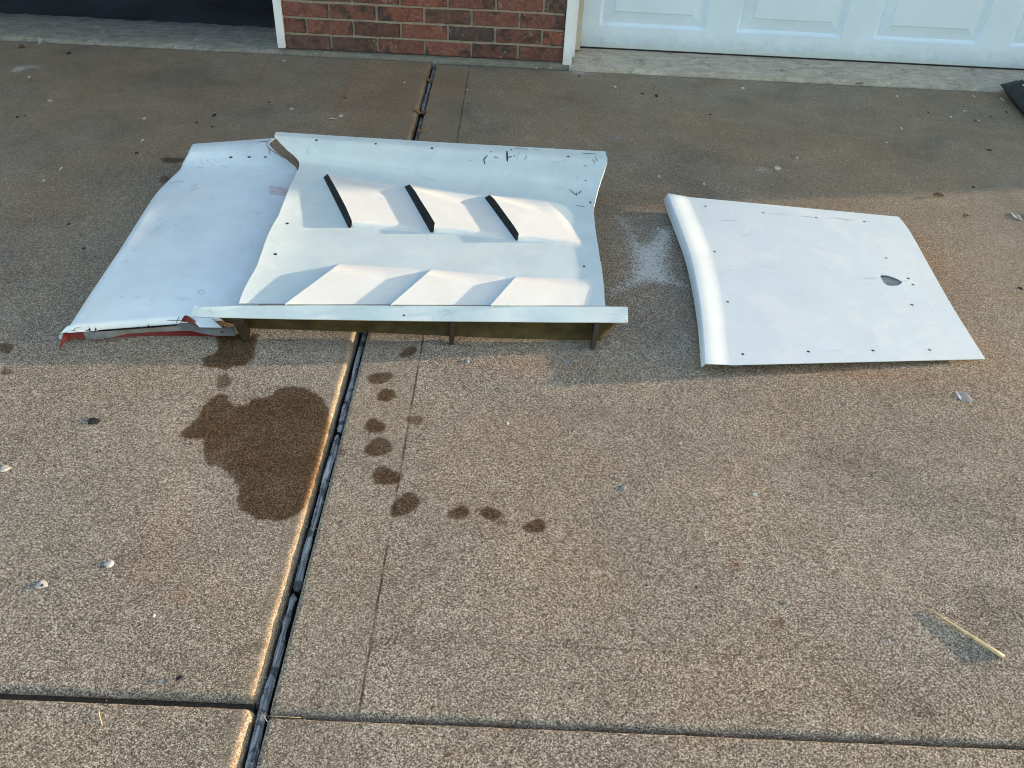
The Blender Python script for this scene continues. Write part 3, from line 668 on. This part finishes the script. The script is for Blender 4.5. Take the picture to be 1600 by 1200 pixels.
P = Lc[:, None]*(1-u)+Rc[:, None]*u
P[..., 2] += .006*np.sin(np.pi*np.clip(u[..., 0]*.8, 0, 1))*np.sin(np.pi*np.linspace(0, 1, NV))[:, None]
# the left edge rolls down
rolld = np.clip(1-u[..., 0]/.035, 0, 1); P[..., 2] -= .006*rolld**2
front = []                                        # rounded front lip added as extra rows ahead of row 0
for k in range(1, 7):
    s = k/6; row = []
    for j in range(NU):
        q = P[0, j]; tgt_top = np.array([107+(402-107)*j/(NU-1), 507+(480-507)*j/(NU-1)]); tgt_bot = np.array([95+(402-95)*j/(NU-1), 520+(497-520)*j/(NU-1)])
        px = tgt_top*(1-s)+tgt_bot*s; row.append(spot(px[0], px[1], P[0, j, 2]-.017*s**1.5))
    front.append(row)
P = np.concatenate([np.array(front)[::-1], P], 0)
lskin = sheet('panel_skin', P, .0026, M_LEFT); ch(lskin, lef, FINV)
def hole_at(o, px, py, rpx, zdef):
    B = bvh_of(o); c = on(B, px, py, 0, zdef); r = np.linalg.norm(spot(px+rpx, py, c[2])-c); return (disc(c, r), c[2]-.012, c[2]+.012)
HL = [(386.5,245,2.6),(389.5,245,2.6),(414,244.5,2.6)]
HL = [(360.5,245.3,3.3),(389.5,244.8,3.3),(414.3,244.8,3.1),(390,220.2,1.6),(333,222.5,1.3),(313,224.5,1.3),(139,513,1.7),(149,513.5,1.7),(231.5,508,1.6)]
cut(lskin, [hole_at(lskin, *h, .06) for h in HL], True); smooth_by_angle(lskin, 40)
FB = bvh_of(lskin)
# rolled-down end at the front left corner, and the red inside
def quadstrip(name, top, bot, zt, zb, mat, parent, inv, n=40, thick=.0015, ins=0, nrow=3, bulge=0):
    a, b = poly_resample(top, n), poly_resample(bot, n); zt = np.broadcast_to(np.interp(np.linspace(0, 1, n), np.linspace(0, 1, len(np.atleast_1d(zt))), np.atleast_1d(zt)), n); zb = np.interp(np.linspace(0, 1, n), np.linspace(0, 1, len(np.atleast_1d(zb))), np.atleast_1d(zb))
    A = np.array([spot(q[0], q[1], z) for q, z in zip(a, zt)]); B = np.array([spot(q[0], q[1], z) for q, z in zip(b, zb)])
    G = np.stack([B*(1-s)+A*s+np.array([0, -bulge*math.sin(math.pi*s), 0]) for s in np.linspace(0, 1, nrow)], 0)
    v = np.concatenate([G.reshape(-1, 3), (G+np.array([0, thick, 0])).reshape(-1, 3)]); k = nrow*n
    f = list(map(tuple, grid_faces(nrow, n)))+[tuple(q[::-1]+k) for q in grid_faces(nrow, n)]
    ring = list(range(n))+[i*n+n-1 for i in range(1, nrow)]+[(nrow-1)*n+i for i in range(n-2, -1, -1)]+[i*n for i in range(nrow-2, 0, -1)]
    for i in range(len(ring)): p, q = ring[i], ring[(i+1) % len(ring)]; f.append((p, p+k, q+k, q))
    return ch(me_obj(name, v, f, mat, None, smooth=False), parent, inv)
quadstrip('red_inner_flange', [(99,521),(130,519),(200,515.5),(276,509.5),(330,507),(352,511)], [(92,546),(104,531),(150,527.5),(215,526),(290,526),(345,527)], [.020,.018,.017,.017,.017,.016], [.002,.006,.002,.001,.001,.001], M_RED, lef, FINV, thick=.002)
# left edge skirt (white outside), down to the ground
n = 60; top = np.array([P[i, 0] for i in np.linspace(0, P.shape[0]-8, n).astype(int)]); bot = top.copy(); bot[:, 0] -= .010; bot[:, 2] = np.clip(top[:, 2]-.022, .003, 1)*np.linspace(.35, 1, n)
ch(me_obj('edge_return', np.concatenate([top-np.array([-.0008, 0, .0005]), (top+bot)/2-np.array([.003, 0, 0]), bot]), np.concatenate([grid_faces(3, n)]), M_LEFT, None, smooth=True), lef, FINV)
quadstrip('bracket_strip', [(130,519.5),(160,518.3),(200,515.5),(276,509.6),(283,503.5),(292,502.5),(304,506),(318,511),(332,512.5),(366,511.5)], [(135,530),(150,529.5),(172,527.5),(200,521.5),(240,518.5),(285,517),(298,517),(315,521),(335,524.5),(368,525)], [.027,.028,.030,.030,.032,.032,.030,.028,.027,.026], [.016,.016,.018,.021,.022,.022,.022,.020,.018,.017], M_ALU, lef, FINV, n=90, thick=.0015)
quadstrip('red_notch', [(283,502),(286,496),(289,493),(293,494),(300,498),(308,505)], [(283,503.5),(286,503.2),(290,503),(295,504),(302,506),(310,509)], [.036,.045,.046,.045,.040,.034], [.030,.031,.032,.032,.031,.030], M_RED, lef, FINV, n=30)
quadstrip('white_tab', [(297,497),(328,497)], [(312,511.5),(347,512)], [.040,.038], [.031,.029], M_LEFT, lef, FINV, n=12)
# little rivets in the strip
def dome(c, r, name, mat, parent, inv, hz=.4):
    bm = bmesh.new(); bmesh.ops.create_uvsphere(bm, u_segments=10, v_segments=6, radius=r); bmesh.ops.scale(bm, vec=(1, .5, 1), verts=bm.verts); bmesh.ops.translate(bm, vec=c, verts=bm.verts)
    return ch(bm_obj(name, bm, mat, None, True), parent, inv)
for px, py, z, r, mt in ((199,518.5,.025,.0016,M_ALU),(240,514.5,.027,.0016,M_ALU),(276,511.5,.027,.0016,M_ALU),(347,519,.0215,.004,M_INK)):
    dome(spot(px, py, z)-np.array([0, .001, 0]), r, 'rivet', mt, lef, FINV)

# ------------------------------------------------------------------ right panel with rolled edge and badge-shaped hole
rig = empty('flat_body_panel', (.85, 2.2, 0)); RINV = Matrix.Translation((-.85, -2.2, 0))
tag(rig, 'white nearly flat body panel lying alone, with rolled side and shield shaped hole', 'body panel')
outer = [(1037,311),(1044,333),(1056,364),(1072,409),(1084,462),(1092,518),(1096.5,574)]
crest = [(1044,302),(1052,325),(1064,355),(1079,400),(1092,462),(1098,517),(1101.5,568)]
toe = [(1078,308),(1089,331),(1102,359),(1118,404),(1131,463),(1138,519),(1144,570)]
rgt = [(1404,338.5),(1418,356),(1433,381),(1459,428),(1487,477),(1513,519),(1539.5,560.5)]
NR = 90
O_, C_, T_, R_ = (catmull(np.array(q, float), NR) for q in (outer, crest, toe, rgt))
lip_h = lambda i: .0342+.0022*(1-i/(NR-1))
cols = []
for i in range(NR):
    h = lip_h(i); row = []
    for s in np.linspace(0, 1, 7)[:-1]:                      # outer face up to the crest
        q = O_[i]*(1-s)+C_[i]*s; row.append(spot(q[0], q[1], .012+(h-.012)*math.sin(s*math.pi/2)**.8))
    for s in np.linspace(0, 1, 25)[:-1]:                     # crest, then the hollow towards the flat
        q = C_[i]*(1-s)+T_[i]*s; row.append(spot(q[0], q[1], .0290+(h-.0290)*(1-.86*sstep(s, .12, .95)-.14*s)))
    for s in np.linspace(0, 1, 70):
        q = T_[i]*(1-s)+R_[i]*s; row.append(spot(q[0], q[1], .0290+.0025*math.sin(s*math.pi)-.018*s))
    cols.append(row)
P = np.array(cols)[::-1]
rskin = sheet('panel_skin', P, .0018, M_RIGHT); ch(rskin, rig, RINV)
dot = [(1102,322,1.9),(1192.5,332,1.9),(1275,339.5,1.7),(1350.5,346,1.9),(1116.5,393,1.9),(1137,471.5,2.0),(1160.5,553,2.3),(1263,549,2.3),(1364,547.5,2.2),(1452.5,546.5,2.1),(1384.5,403,1.8),(1419,434.8,2.3),(1426.5,444.5,2.1),(1425,476,2.2)]
sh = [(1375,430),(1378.5,428.8),(1385,429),(1393,430.8),(1402,434),(1410.3,438.5),(1408.5,442),(1403,444.8),(1394,445.8),(1386,445),(1381,441.5)]
c = spot(1393, 437, .018)
cut(rskin, [hole_at(rskin, h[0], h[1], h[2]*1.25, .018) for h in dot]+[([tuple(spot(a, b, .0185)[:2]) for a, b in sh], .0, .05)]); smooth_by_angle(rskin, 40)
bk = [spot(a, b, .0115) for a, b in ((1366, 424), (1420, 427), (1420, 454), (1366, 452))]
ch(me_obj('hole_backing', [tuple(q-np.array([0, 0, 0.0])) for q in bk]+[tuple(q-np.array([0, 0, .002])) for q in bk], [(3,2,1,0),(4,5,6,7),(0,1,5,4),(1,2,6,5),(2,3,7,6),(3,0,4,7)], mat_plain('grey_backing', (.30, .30, .29), .7, nscale=60)), rig, RINV)
RB = bvh_of(rskin)

# rivet holes in the louvred skin are dark discs laid on it, coloured like the shade inside a hole
def spot_disc(bvh, px, py, rpx, mat, parent, inv, name='rivet_hole_disc', zdef=.088, sq=.62):
    c = on(bvh, px, py, .0003, zdef); r = np.linalg.norm(spot(px+rpx, py, c[2])-c)
    v = [tuple(on(bvh, px+rpx*math.cos(k*math.pi/5), py+rpx*sq*math.sin(k*math.pi/5), .0004, zdef)) for k in range(10)]
    return ch(me_obj(name, v, [tuple(range(10))[::-1]], mat), parent, inv)
for px, py, r in ((494.5,219,2.2),(587,224.7,1.8),(675,231.5,2.2),(449,349,2.4),(430.5,397,2.6),(912.5,416,2.0),(804,243.5,1.4),(767.5,237,1.2),(888,244.5,2.0),(631,492.5,2.0),(915,282,1.2),(922.5,316,1.5)):
    spot_disc(SB if py < 480 else bvh_of(shelf), px, py, r, M_INK, lou, LINV)
# pen and scuff marks: thin ink lines lying on the skins
def ink(bvh, lines, mat, parent, inv, name='pen_mark', w=.8, zdef=.08):
    V, F = [], []
    for L in lines:
        ww = w
        if isinstance(L, tuple): L, ww = L
        L = poly_resample(np.array(L, float), max(4, 3*len(L))); t = np.gradient(L, axis=0); nn = np.stack([-t[:, 1], t[:, 0]], 1); nn /= np.linalg.norm(nn, axis=1, keepdims=True)+1e-9
        b = len(V); k = len(L)
        for i in range(k):
            e = ww*.5*(.45+.55*math.sin(math.pi*(i+.6)/(k+.2)))
            for sgn in (-1, 1): V.append(on(bvh, L[i][0]+sgn*nn[i][0]*e, L[i][1]+sgn*nn[i][1]*e, .0006, zdef))
        for i in range(k-1): F.append((b+2*i, b+2*i+1, b+2*i+3, b+2*i+2))
    o = me_obj(name, V, F, mat); o['kind'] = 'stuff'; return ch(o, parent, inv)
s9 = lambda pts: [(720+a*.15, 220+b*.15) for a, b in pts]
ink(SB, [(s9([(278,150),(238,195),(252,245)]), 1.6), (s9([(480,105),(485,215)]), 2.6), (s9([(485,175),(535,160)]), 1.2), s9([(678,140),(682,170),(662,198)]), s9([(85,200),(108,202)]), s9([(345,155),(365,180),(388,168)]), (s9([(1130,505),(1200,565),(1205,545)]), 1.0), (s9([(1220,552),(1255,520)]), 1.2), s9([(1210,575),(1205,540)]), (s9([(1348,630),(1350,652)]), 2.2), s9([(1205,675),(1290,684)]), s9([(1260,128),(1330,134),(1420,137)]), s9([(560,76),(640,76)]), s9([(640,84),(700,86)]), (s9([(525,85),(530,98)]), 1.5), s9([(1285,258),(1318,262)]), s9([(1370,190),(1400,235)]), s9([(1400,170),(1425,215)])], M_INK, lou, LINV)
ink(SB, [s9([(960,232),(1110,200)]), s9([(1195,410),(1225,365)]), s9([(575,205),(610,115)]), s9([(520,345),(520,380)]), s9([(1290,600),(1350,606)]), s9([(375,45),(430,48)]), s9([(750,90),(840,95)]), [(484,232),(478,238),(484,240)], [(482,225),(485,230)], [(480,236),(480,243)], [(492,224),(494,229)], [(553,214.5),(560,215)], [(617,217),(628,218)], [(586,289),(591,294)], [(589,290),(585,293)], [(660,276),(680,283)], [(668,365),(668,375)], [(638,320),(638,325)], [(433,379),(437,380)], [(650,303),(660,312)], [(662,314),(664,318)]], M_GREYMARK, lou, LINV, 'scuff_mark', w=.7)
ink(bvh_of(shelf), [([(301,493),(310,494.5)], 1.3), [(331,482),(326,487),(333,488)], [(677,495),(678,501)], [(690,488),(700,484),(706,489)], [(955,489),(968,493)], ([(977,499),(980,503)], 2.4), [(690,494),(712,487)]], M_GREYMARK, lou, LINV, 'scuff_mark')
s4 = lambda pts: [(250+a*.14375, 190+b*.14375) for a, b in pts]
ink(FB, [(s4([(1193,185),(1165,225),(1160,260),(1190,295),(1250,335),(1345,400)]), 1.0), s4([(1185,295),(1195,360)]), s4([(1070,220),(1170,215)]), [(115,516),(118,512.5),(126,512)], [(112,516.5),(118,516)], ([(280,494),(275,505)], .9), ([(261,500.5),(285,500.5)], .9)], M_INK, lef, FINV, zdef=.06)
ink(FB, [s4([(430,395),(470,470)]), s4([(500,410),(535,450)]), s4([(560,450),(580,480)]), s4([(380,505),(460,497)]), s4([(660,470),(735,505)]), s4([(575,275),(600,260)]), s4([(120,675),(165,660)]), s4([(220,655),(255,648)]), s4([(330,750),(410,715)]), s4([(980,270),(1005,260)]), s4([(590,405),(620,440)]), [(398,330),(404,336)], [(403,335),(408,331)], [(185,462),(195,465)], [(210,463),(222,466)], [(200,407),(192,410)], [(240,360),(256,352)], [(215,388),(206,392)], [(238,470),(236,466)], [(265,285),(282,283)], [(300,292),(308,287)], [(373,354),(377,351)], [(390,382),(396,385)], [(246,343),(252,341)], [(270,350),(277,352)]], M_GREYMARK, lef, FINV, 'scuff_mark', zdef=.06, w=.65)
G = np.array([[on(FB, 421+ (449-421)*i/8, 290+(303-290)*j/4 + i*.5, .0005, .06) for i in range(9)] for j in range(5)])
ch(me_obj('faded_sticker', G.reshape(-1, 3), grid_faces(5, 9), M_PINK), lef, FINV)
ring = []
for k in range(21): ring.append((314.5+5.2*math.cos(k*math.pi/10), 456.5+3*math.sin(k*math.pi/10)))
ink(FB, [(ring, .9)], M_GREYMARK, lef, FINV, 'scuff_ring', zdef=.06)
s8 = lambda pts: [(1000+a*.35, 280+b*.35) for a, b in pts]
ink(RB, [s8([(600,153),(660,157)]), s8([(725,165),(780,170)]), s8([(850,170),(960,184)]), s8([(1005,189),(1027,189)]), s8([(830,767),(915,765)]), s8([(985,440),(1065,445)]), s8([(455,265),(480,240)]), s8([(485,255),(505,235)]), s8([(365,182),(440,186)]), s8([(1290,760),(1315,757)]), s8([(277,118),(290,121)]), s8([(910,150),(913,160)]), s8([(555,390),(605,392)]), s8([(395,385),(420,388)]), s8([(1175,452),(1195,455)])], M_GREYMARK, rig, RINV, 'scuff_mark', zdef=.018, w=.6)

# ------------------------------------------------------------------ small things on the ground
def pebble(name, px, py, wpx, hpx, mat, label, cat, group=None, zf=.55, rot=0, sink=.3, flat=.0014):
    c = spot(px, py, .0015); rx = np.linalg.norm(spot(px+wpx/2, py)-spot(px, py)); ry = np.linalg.norm(spot(px, py+hpx/2)-spot(px, py)); r = min(rx, ry)
    bm = bmesh.new(); bmesh.ops.create_icosphere(bm, subdivisions=2, radius=1)
    for v in bm.verts:
        k = 1+.22*math.sin(v.co.x*3.1+px)+.18*math.sin(v.co.y*4.3+py)+random.uniform(-.08, .08); v.co = Vector((v.co.x*rx*k, v.co.y*ry*k, v.co.z*r*zf*k))
    bmesh.ops.rotate(bm, cent=(0, 0, 0), matrix=Matrix.Rotation(rot, 3, 'Z'), verts=bm.verts)
    zs = min(1.0, flat/(r*zf*(2-sink)*.5)); bmesh.ops.scale(bm, vec=(1, 1, zs), verts=bm.verts)
    o = bm_obj(name, bm, mat); o.location = (c[0], c[1], flat-r*zf*zs*.9+(.0018 if c[0] < JX else .0004)); return tag(o, label, cat, group)
WG = 'small white stone chips scattered over the driveway'
LW = 'tiny white stone chip scattered on the driveway concrete'
for px, py, s in ((1402,150,3.2),(1522,150,3),(1566,155,5),(1507,173,3.2),(1486,182,3.2),(1409,200,3.4),(1386,222,3),(1530,188,3),(1161,137,4),(961,135,3.4),(62,67,4),(46,120,3),(225,185,4.5),(95,263,4.5),(223,219,4),(68,282,3.5),(456,170,4.5),(632,129,3),(533,181,5),(444,95,3.5),(1100,287,4),(1030,275,3.6),(793,661,5.5),(1063,692,4.5),(241,962,5.5),(1125,850,4),(1232,940,5),(730,140,4),(1390,1000,5),(1246,246,4),(820,905,4),(1205,1050,4),(565,500,4),(1180,772,6)):
    pebble('stone_chip', px, py, s*1.1, s*.8, M_STONE, LW, 'stone chip', WG)
DG = 'small black crumbs scattered over the driveway'; LD = 'tiny black crumb scattered on the driveway concrete'
for px, py, s in ((1572,175,5),(1549,182,4),(1524,189,4),(1593,177,4),(1569,187,3),(1545,234,6),(1521,292,4),(1438,98,3),(107,83,6),(27,183,4.5),(39,181,3),(213,239,4),(335,180,6),(307,191,3),(332,198,3),(539,153,3),(131,388,4),(107,350,4),(1004,146,4),(1026,149,5),(905,118,3),(1595,450,5),(1010,914,4),(1088,916,4),(500,1104,4),(890,1075,4),(420,160,3),(1450,175,3),(1110,178,3)):
    pebble('black_crumb', px, py, s*1.2, s*.7, M_BLACK, LD, 'crumb', DG)
pebble('black_clod', 148, 658.5, 20, 9, M_BLACK, 'flat black clod on the concrete left of the big water mark', 'clod', zf=.5, flat=.003)
pebble('stone_chip', 170, 881, 15, 13, M_STONE, 'smooth white stone set in the concrete, without a hole', 'stone', zf=.35)
pebble('stone_chip', 66, 914, 19, 13, M_STONE, 'white broken stone with a small dark hole in it', 'stone', zf=.35)
pebble('hole_shade_blob', 66.5, 915.5, 4, 4, M_BLACK, 'dark hole of the broken white stone, added as a black blob', 'grit', zf=1.3, flat=.0030)  # black blob added for the shade inside the hole
pebble('grey_stone', 1507, 620, 18, 16, M_GSTONE, 'round grey stone set in a pit below the flat panel', 'stone', zf=.35)
pebble('stone_chip', 1498.5, 618, 5, 14, M_STONE, 'white chip on the rim beside the round grey stone', 'stone chip', zf=.5)
pebble('grey_stone', 1591, 338.5, 11, 8, M_GSTONE, 'grey stone in a pit right of the flat panel corner', 'stone', zf=.5)
pebble('stone_chip', 1584, 336.5, 5, 8, M_STONE, 'white chip beside the grey stone right of the flat panel', 'stone chip', zf=.5)
pebble('grey_stone', 975, 761, 10, 8, M_GSTONE, 'grey stone with pale edge amid the open sandy concrete', 'stone', zf=.4)
pebble('grey_stone', 730, 564, 9, 5, M_GSTONE, 'grey stone in shade before the louvred panel front', 'stone', zf=.5)
pebble('grey_stone', 886, 564, 8, 6, M_GSTONE, 'dark grey stone in shade between louvred and flat panel fronts', 'stone', zf=.6)
pebble('grey_stone', 965, 215, 9, 5, M_GSTONE, 'grey stone behind the right end of the louvred panel', 'stone', zf=.5)
pebble('stone_chip', 1216, 262, 10, 5, M_STONE, 'white crushed chip behind the flat panel', 'stone chip', zf=.3)
pebble('stone_chip', 9, 732, 18, 9, M_STONE, 'long white chip at the left edge of the photo', 'stone chip', zf=.35, rot=.6)
def leaf(px, py, L, W, rot, mat, label, curl=.35, z=.003, name='dry_leaf'):
    c = spot(px, py, z); l = np.linalg.norm(spot(px+L/2, py)-spot(px, py)); wd = np.linalg.norm(spot(px, py+W/2)-spot(px, py)); V, F = [], []
    n = 9
    for i in range(n):
        t = i/(n-1); s = (t-.5)*2; hw = wd*(math.sin(math.pi*min(1, t*.94+.03))**.8)*(1+.15*math.sin(i*2.3))
        for k in (-1, -.5, 0, .5, 1): V.append((s*l, k*hw, abs(k)*hw*curl+ .3*curl*l*s*s*.3))
    F = grid_faces(n, 5); o = me_obj(name, V, F, mat, None, smooth=True); o.location = tuple(c); o.rotation_euler = (random.uniform(-.1, .1), random.uniform(-.1, .1), rot)
    sd = o.modifiers.new('thickness', 'SOLIDIFY'); sd.thickness = .0006
    return tag(o, label, 'leaf')
leaf(1467,305.5,17,6,-.15,M_LEAF,'dark brown dead leaf behind the flat panel')
leaf(1510,338,11,4,.3,M_LEAF,'small curled dead leaf right of the flat panel back corner',.8)
leaf(33,74,11,4,.1,M_LEAF,'dark dead leaf on the concrete before the open garage')
leaf(657,177,6,13,1.2,M_OLEAF,'orange dead leaf sticking up in the joint behind the louvred panel',.5,-.004)
leaf(656,206.5,9,5,.4,M_OLEAF,'orange dead leaf in the joint touching the louvred panel flange',.5,-.004)
leaf(672,127,6,6,.8,M_OLEAF,'small orange leaf scrap in the joint nearest the brick wall',.4,-.006)
leaf(1341,131,10,6,.3,M_OLEAF,'rusty leaf scrap at the foot of the garage sill',.5,.004)
leaf(280,1060,12,7,.9,M_BLACK,'black torn scrap above the cross joint on the left',.7)
leaf(700,1180,16,6,.5,M_LEAF,'brown leaf scrap at the bottom edge of the photo',.5)
leaf(79,158,9,3,1.0,M_STONE,'white sliver lying on the shaded concrete at left',.3)
leaf(520,186,14,2.5,-.25,M_STONE,'white sliver behind the louvred panel, left of the joint',.3)
# straw stalk
def stalk(name, pts, radii, mat, label, cat, seg=8):
    V, F = [], []; pts = [np.array(p) for p in pts]
    for i, p in enumerate(pts):
        t = pts[min(i+1, len(pts)-1)]-pts[max(i-1, 0)]; t /= np.linalg.norm(t); s = np.cross(t, [0, 0, 1.]); s /= np.linalg.norm(s); u_ = np.cross(s, t)
        for k in range(seg): a = 2*math.pi*k/seg; V.append(p+radii[i]*(s*math.cos(a)+u_*math.sin(a)*.7))
    for i in range(len(pts)-1):
        for k in range(seg): F.append((i*seg+k, i*seg+(k+1) % seg, (i+1)*seg+(k+1) % seg, (i+1)*seg+k))
    F.append(tuple(range(seg))[::-1]); F.append(tuple((len(pts)-1)*seg+k for k in range(seg)))
    o = me_obj(name, V, F, mat, None, smooth=True); return tag(o, label, cat)
stalk('straw_stalk', [spot(1452,951,.0025), spot(1478,968,.0022), spot(1505,985.5,.0024), spot(1530,1001.5,.0025), spot(1552,1016,.0027), spot(1568,1026.5,.0028)], [.0010,.0022,.0029,.0035,.0042,.0046], M_STRAW, 'golden dry straw stalk lying on the concrete', 'straw')
stalk('grass_blade', [spot(154,1106,.002), spot(155,1117,.004), spot(160,1134,.002)], [.0004,.0008,.0005], M_STRAW, 'thin dry grass blade below the left cross joint', 'grass blade')
stalk('grass_blade', [spot(402,1117,.003), spot(428,1119.5,.006), spot(470,1121,.003)], [.0002,.0003,.0002], M_STRAW, 'thin dry grass blade lying across the long joint', 'grass blade')
stalk('grass_blade', [spot(408,1112,.002), spot(418,1128,.005)], [.0004,.0004], M_STRAW, 'short dry grass blade poking from the long joint', 'grass blade')

# ------------------------------------------------------------------ black plastic bag at the right edge
def bag():
    c0 = spot(1563, 131.5, .045)                       # its near left corner
    root = empty('plastic_bag', (c0[0]+.25, c0[1]-.12, 0)); tag(root, 'black plastic bag with pale print lying by the garage sill', 'bag')
    binv = Matrix.Translation((-(c0[0]+.25), -(c0[1]-.12), 0))
    n, k = 46, 46; G = np.zeros((n, k, 3)); Bt = np.zeros((n, k, 3)); r = np.random.default_rng(3); ph = r.uniform(0, 6, 8)
    ex = np.array([math.cos(.12), math.sin(.12)]); ey = np.array([-.45, -1.0]); ey /= np.linalg.norm(ey); ey = np.array([-.02, -1.0])
    for i in range(n):
        for j in range(k):
            a, b = i/(n-1), j/(k-1); f = (max(0, 1-(2*a-1)**4)*max(0, 1-(2*b-1)**4))**.6
            f2 = 1+.10*math.sin(9*a+ph[0])*math.sin(7*b+ph[1])+.05*math.sin(23*a+9*b+ph[2])+.04*math.sin(31*b-12*a+ph[3])
            pin = 1-.10*math.sin(math.pi*a)*0
            x = c0[0]+.62*a*ex[0]+.42*b*ey[0]; y = c0[1]+.62*a*ex[1]+.42*b*ey[1]
            zb = .044-.030*b; G[i, j] = (x, y, zb+.070*f*f2); Bt[i, j] = (x, y, max(.004, zb-.002-.06*f, .043 if y > 3.84 and f > .3 else 0))
    v = np.concatenate([G.reshape(-1, 3), Bt.reshape(-1, 3)]); q = grid_faces(n, k); kk = n*k
    rim = np.concatenate([np.arange(k), np.arange(1, n)*k+k-1, (n-1)*k+np.arange(k-2, -1, -1), np.arange(n-2, 0, -1)*k]); r2 = np.roll(rim, -1)
    ch(me_obj('bag_body', v, np.concatenate([q, q[:, ::-1]+kk, np.stack([rim, rim+kk, r2+kk, r2], 1)]), M_BAG, None, smooth=True), root, binv)
    return root, binv, G
bagr, binv, BG = bag()
bag_prints = [(3, 30, 5, 6), (3, 30, 11, 12), (4, 8, 7, 10), (10, 13, 7, 10), (15, 20, 7, 10), (22, 28, 7, 10)]
def bag_patch(i0, i1, j0, j1, mat, name, h=.0012):
    sub = BG[i0:i1+1, j0:j1+1].copy(); sub[..., 2] += h
    ch(me_obj(name, sub.reshape(-1, 3), grid_faces(*sub.shape[:2]), mat, None, smooth=True), bagr, binv)
for r_ in bag_prints: bag_patch(*r_, M_PRINT, 'print')

# ------------------------------------------------------------------ loose sand and grit
def grit():
    r = np.random.default_rng(21); V, F, MI = [], [], []
    def put(x, y, z, q, mi):
        b = len(V); k = r.uniform(.6, 1.3, 6)*q
        V.extend([(x+k[0], y, z+q*.3), (x-k[1], y, z+q*.3), (x, y+k[2], z+q*.3), (x, y-k[3], z+q*.3), (x, y, z+k[4]), (x, y, z-k[5]*.3)])
        for f in ((0,2,4),(2,1,4),(1,3,4),(3,0,4),(2,0,5),(1,2,5),(3,1,5),(0,3,5)): F.append(tuple(b+i for i in f)); MI.append(mi)
    for i in range(700): put(r.uniform(-2.4, 2.4), r.uniform(.65, 3.8), .0002, r.uniform(.0006, .0015), r.integers(0, 3))
    for i in range(260): put(r.uniform(.2, 2.4), 3.845-abs(r.normal(0, .03)), .0002, r.uniform(.0008, .0024), r.integers(0, 3))
    for i in range(200): put(r.uniform(-2.4, -1.0), 3.86-abs(r.normal(0, .03)), .0002, r.uniform(.0008, .0022), r.integers(0, 3))
    for i in range(260): put(JX+r.normal(0, .011), r.uniform(.6, 3.8), -.011+r.uniform(-.002, .002), r.uniform(.0008, .0022), r.integers(0, 3))
    for i in range(120): put(r.uniform(-.34, 1.1), .7615+r.normal(0, .004), -.006, r.uniform(.0006, .0014), r.integers(0, 3))
    o = me_obj('sand_grit', V, F, M_STONE); o.data.materials.append(M_GSTONE); o.data.materials.append(M_LEAF)
    o.data.polygons.foreach_set('material_index', MI); tag(o, 'loose sand and grit lying on the driveway and in its joints', 'grit', kind='stuff')
grit()
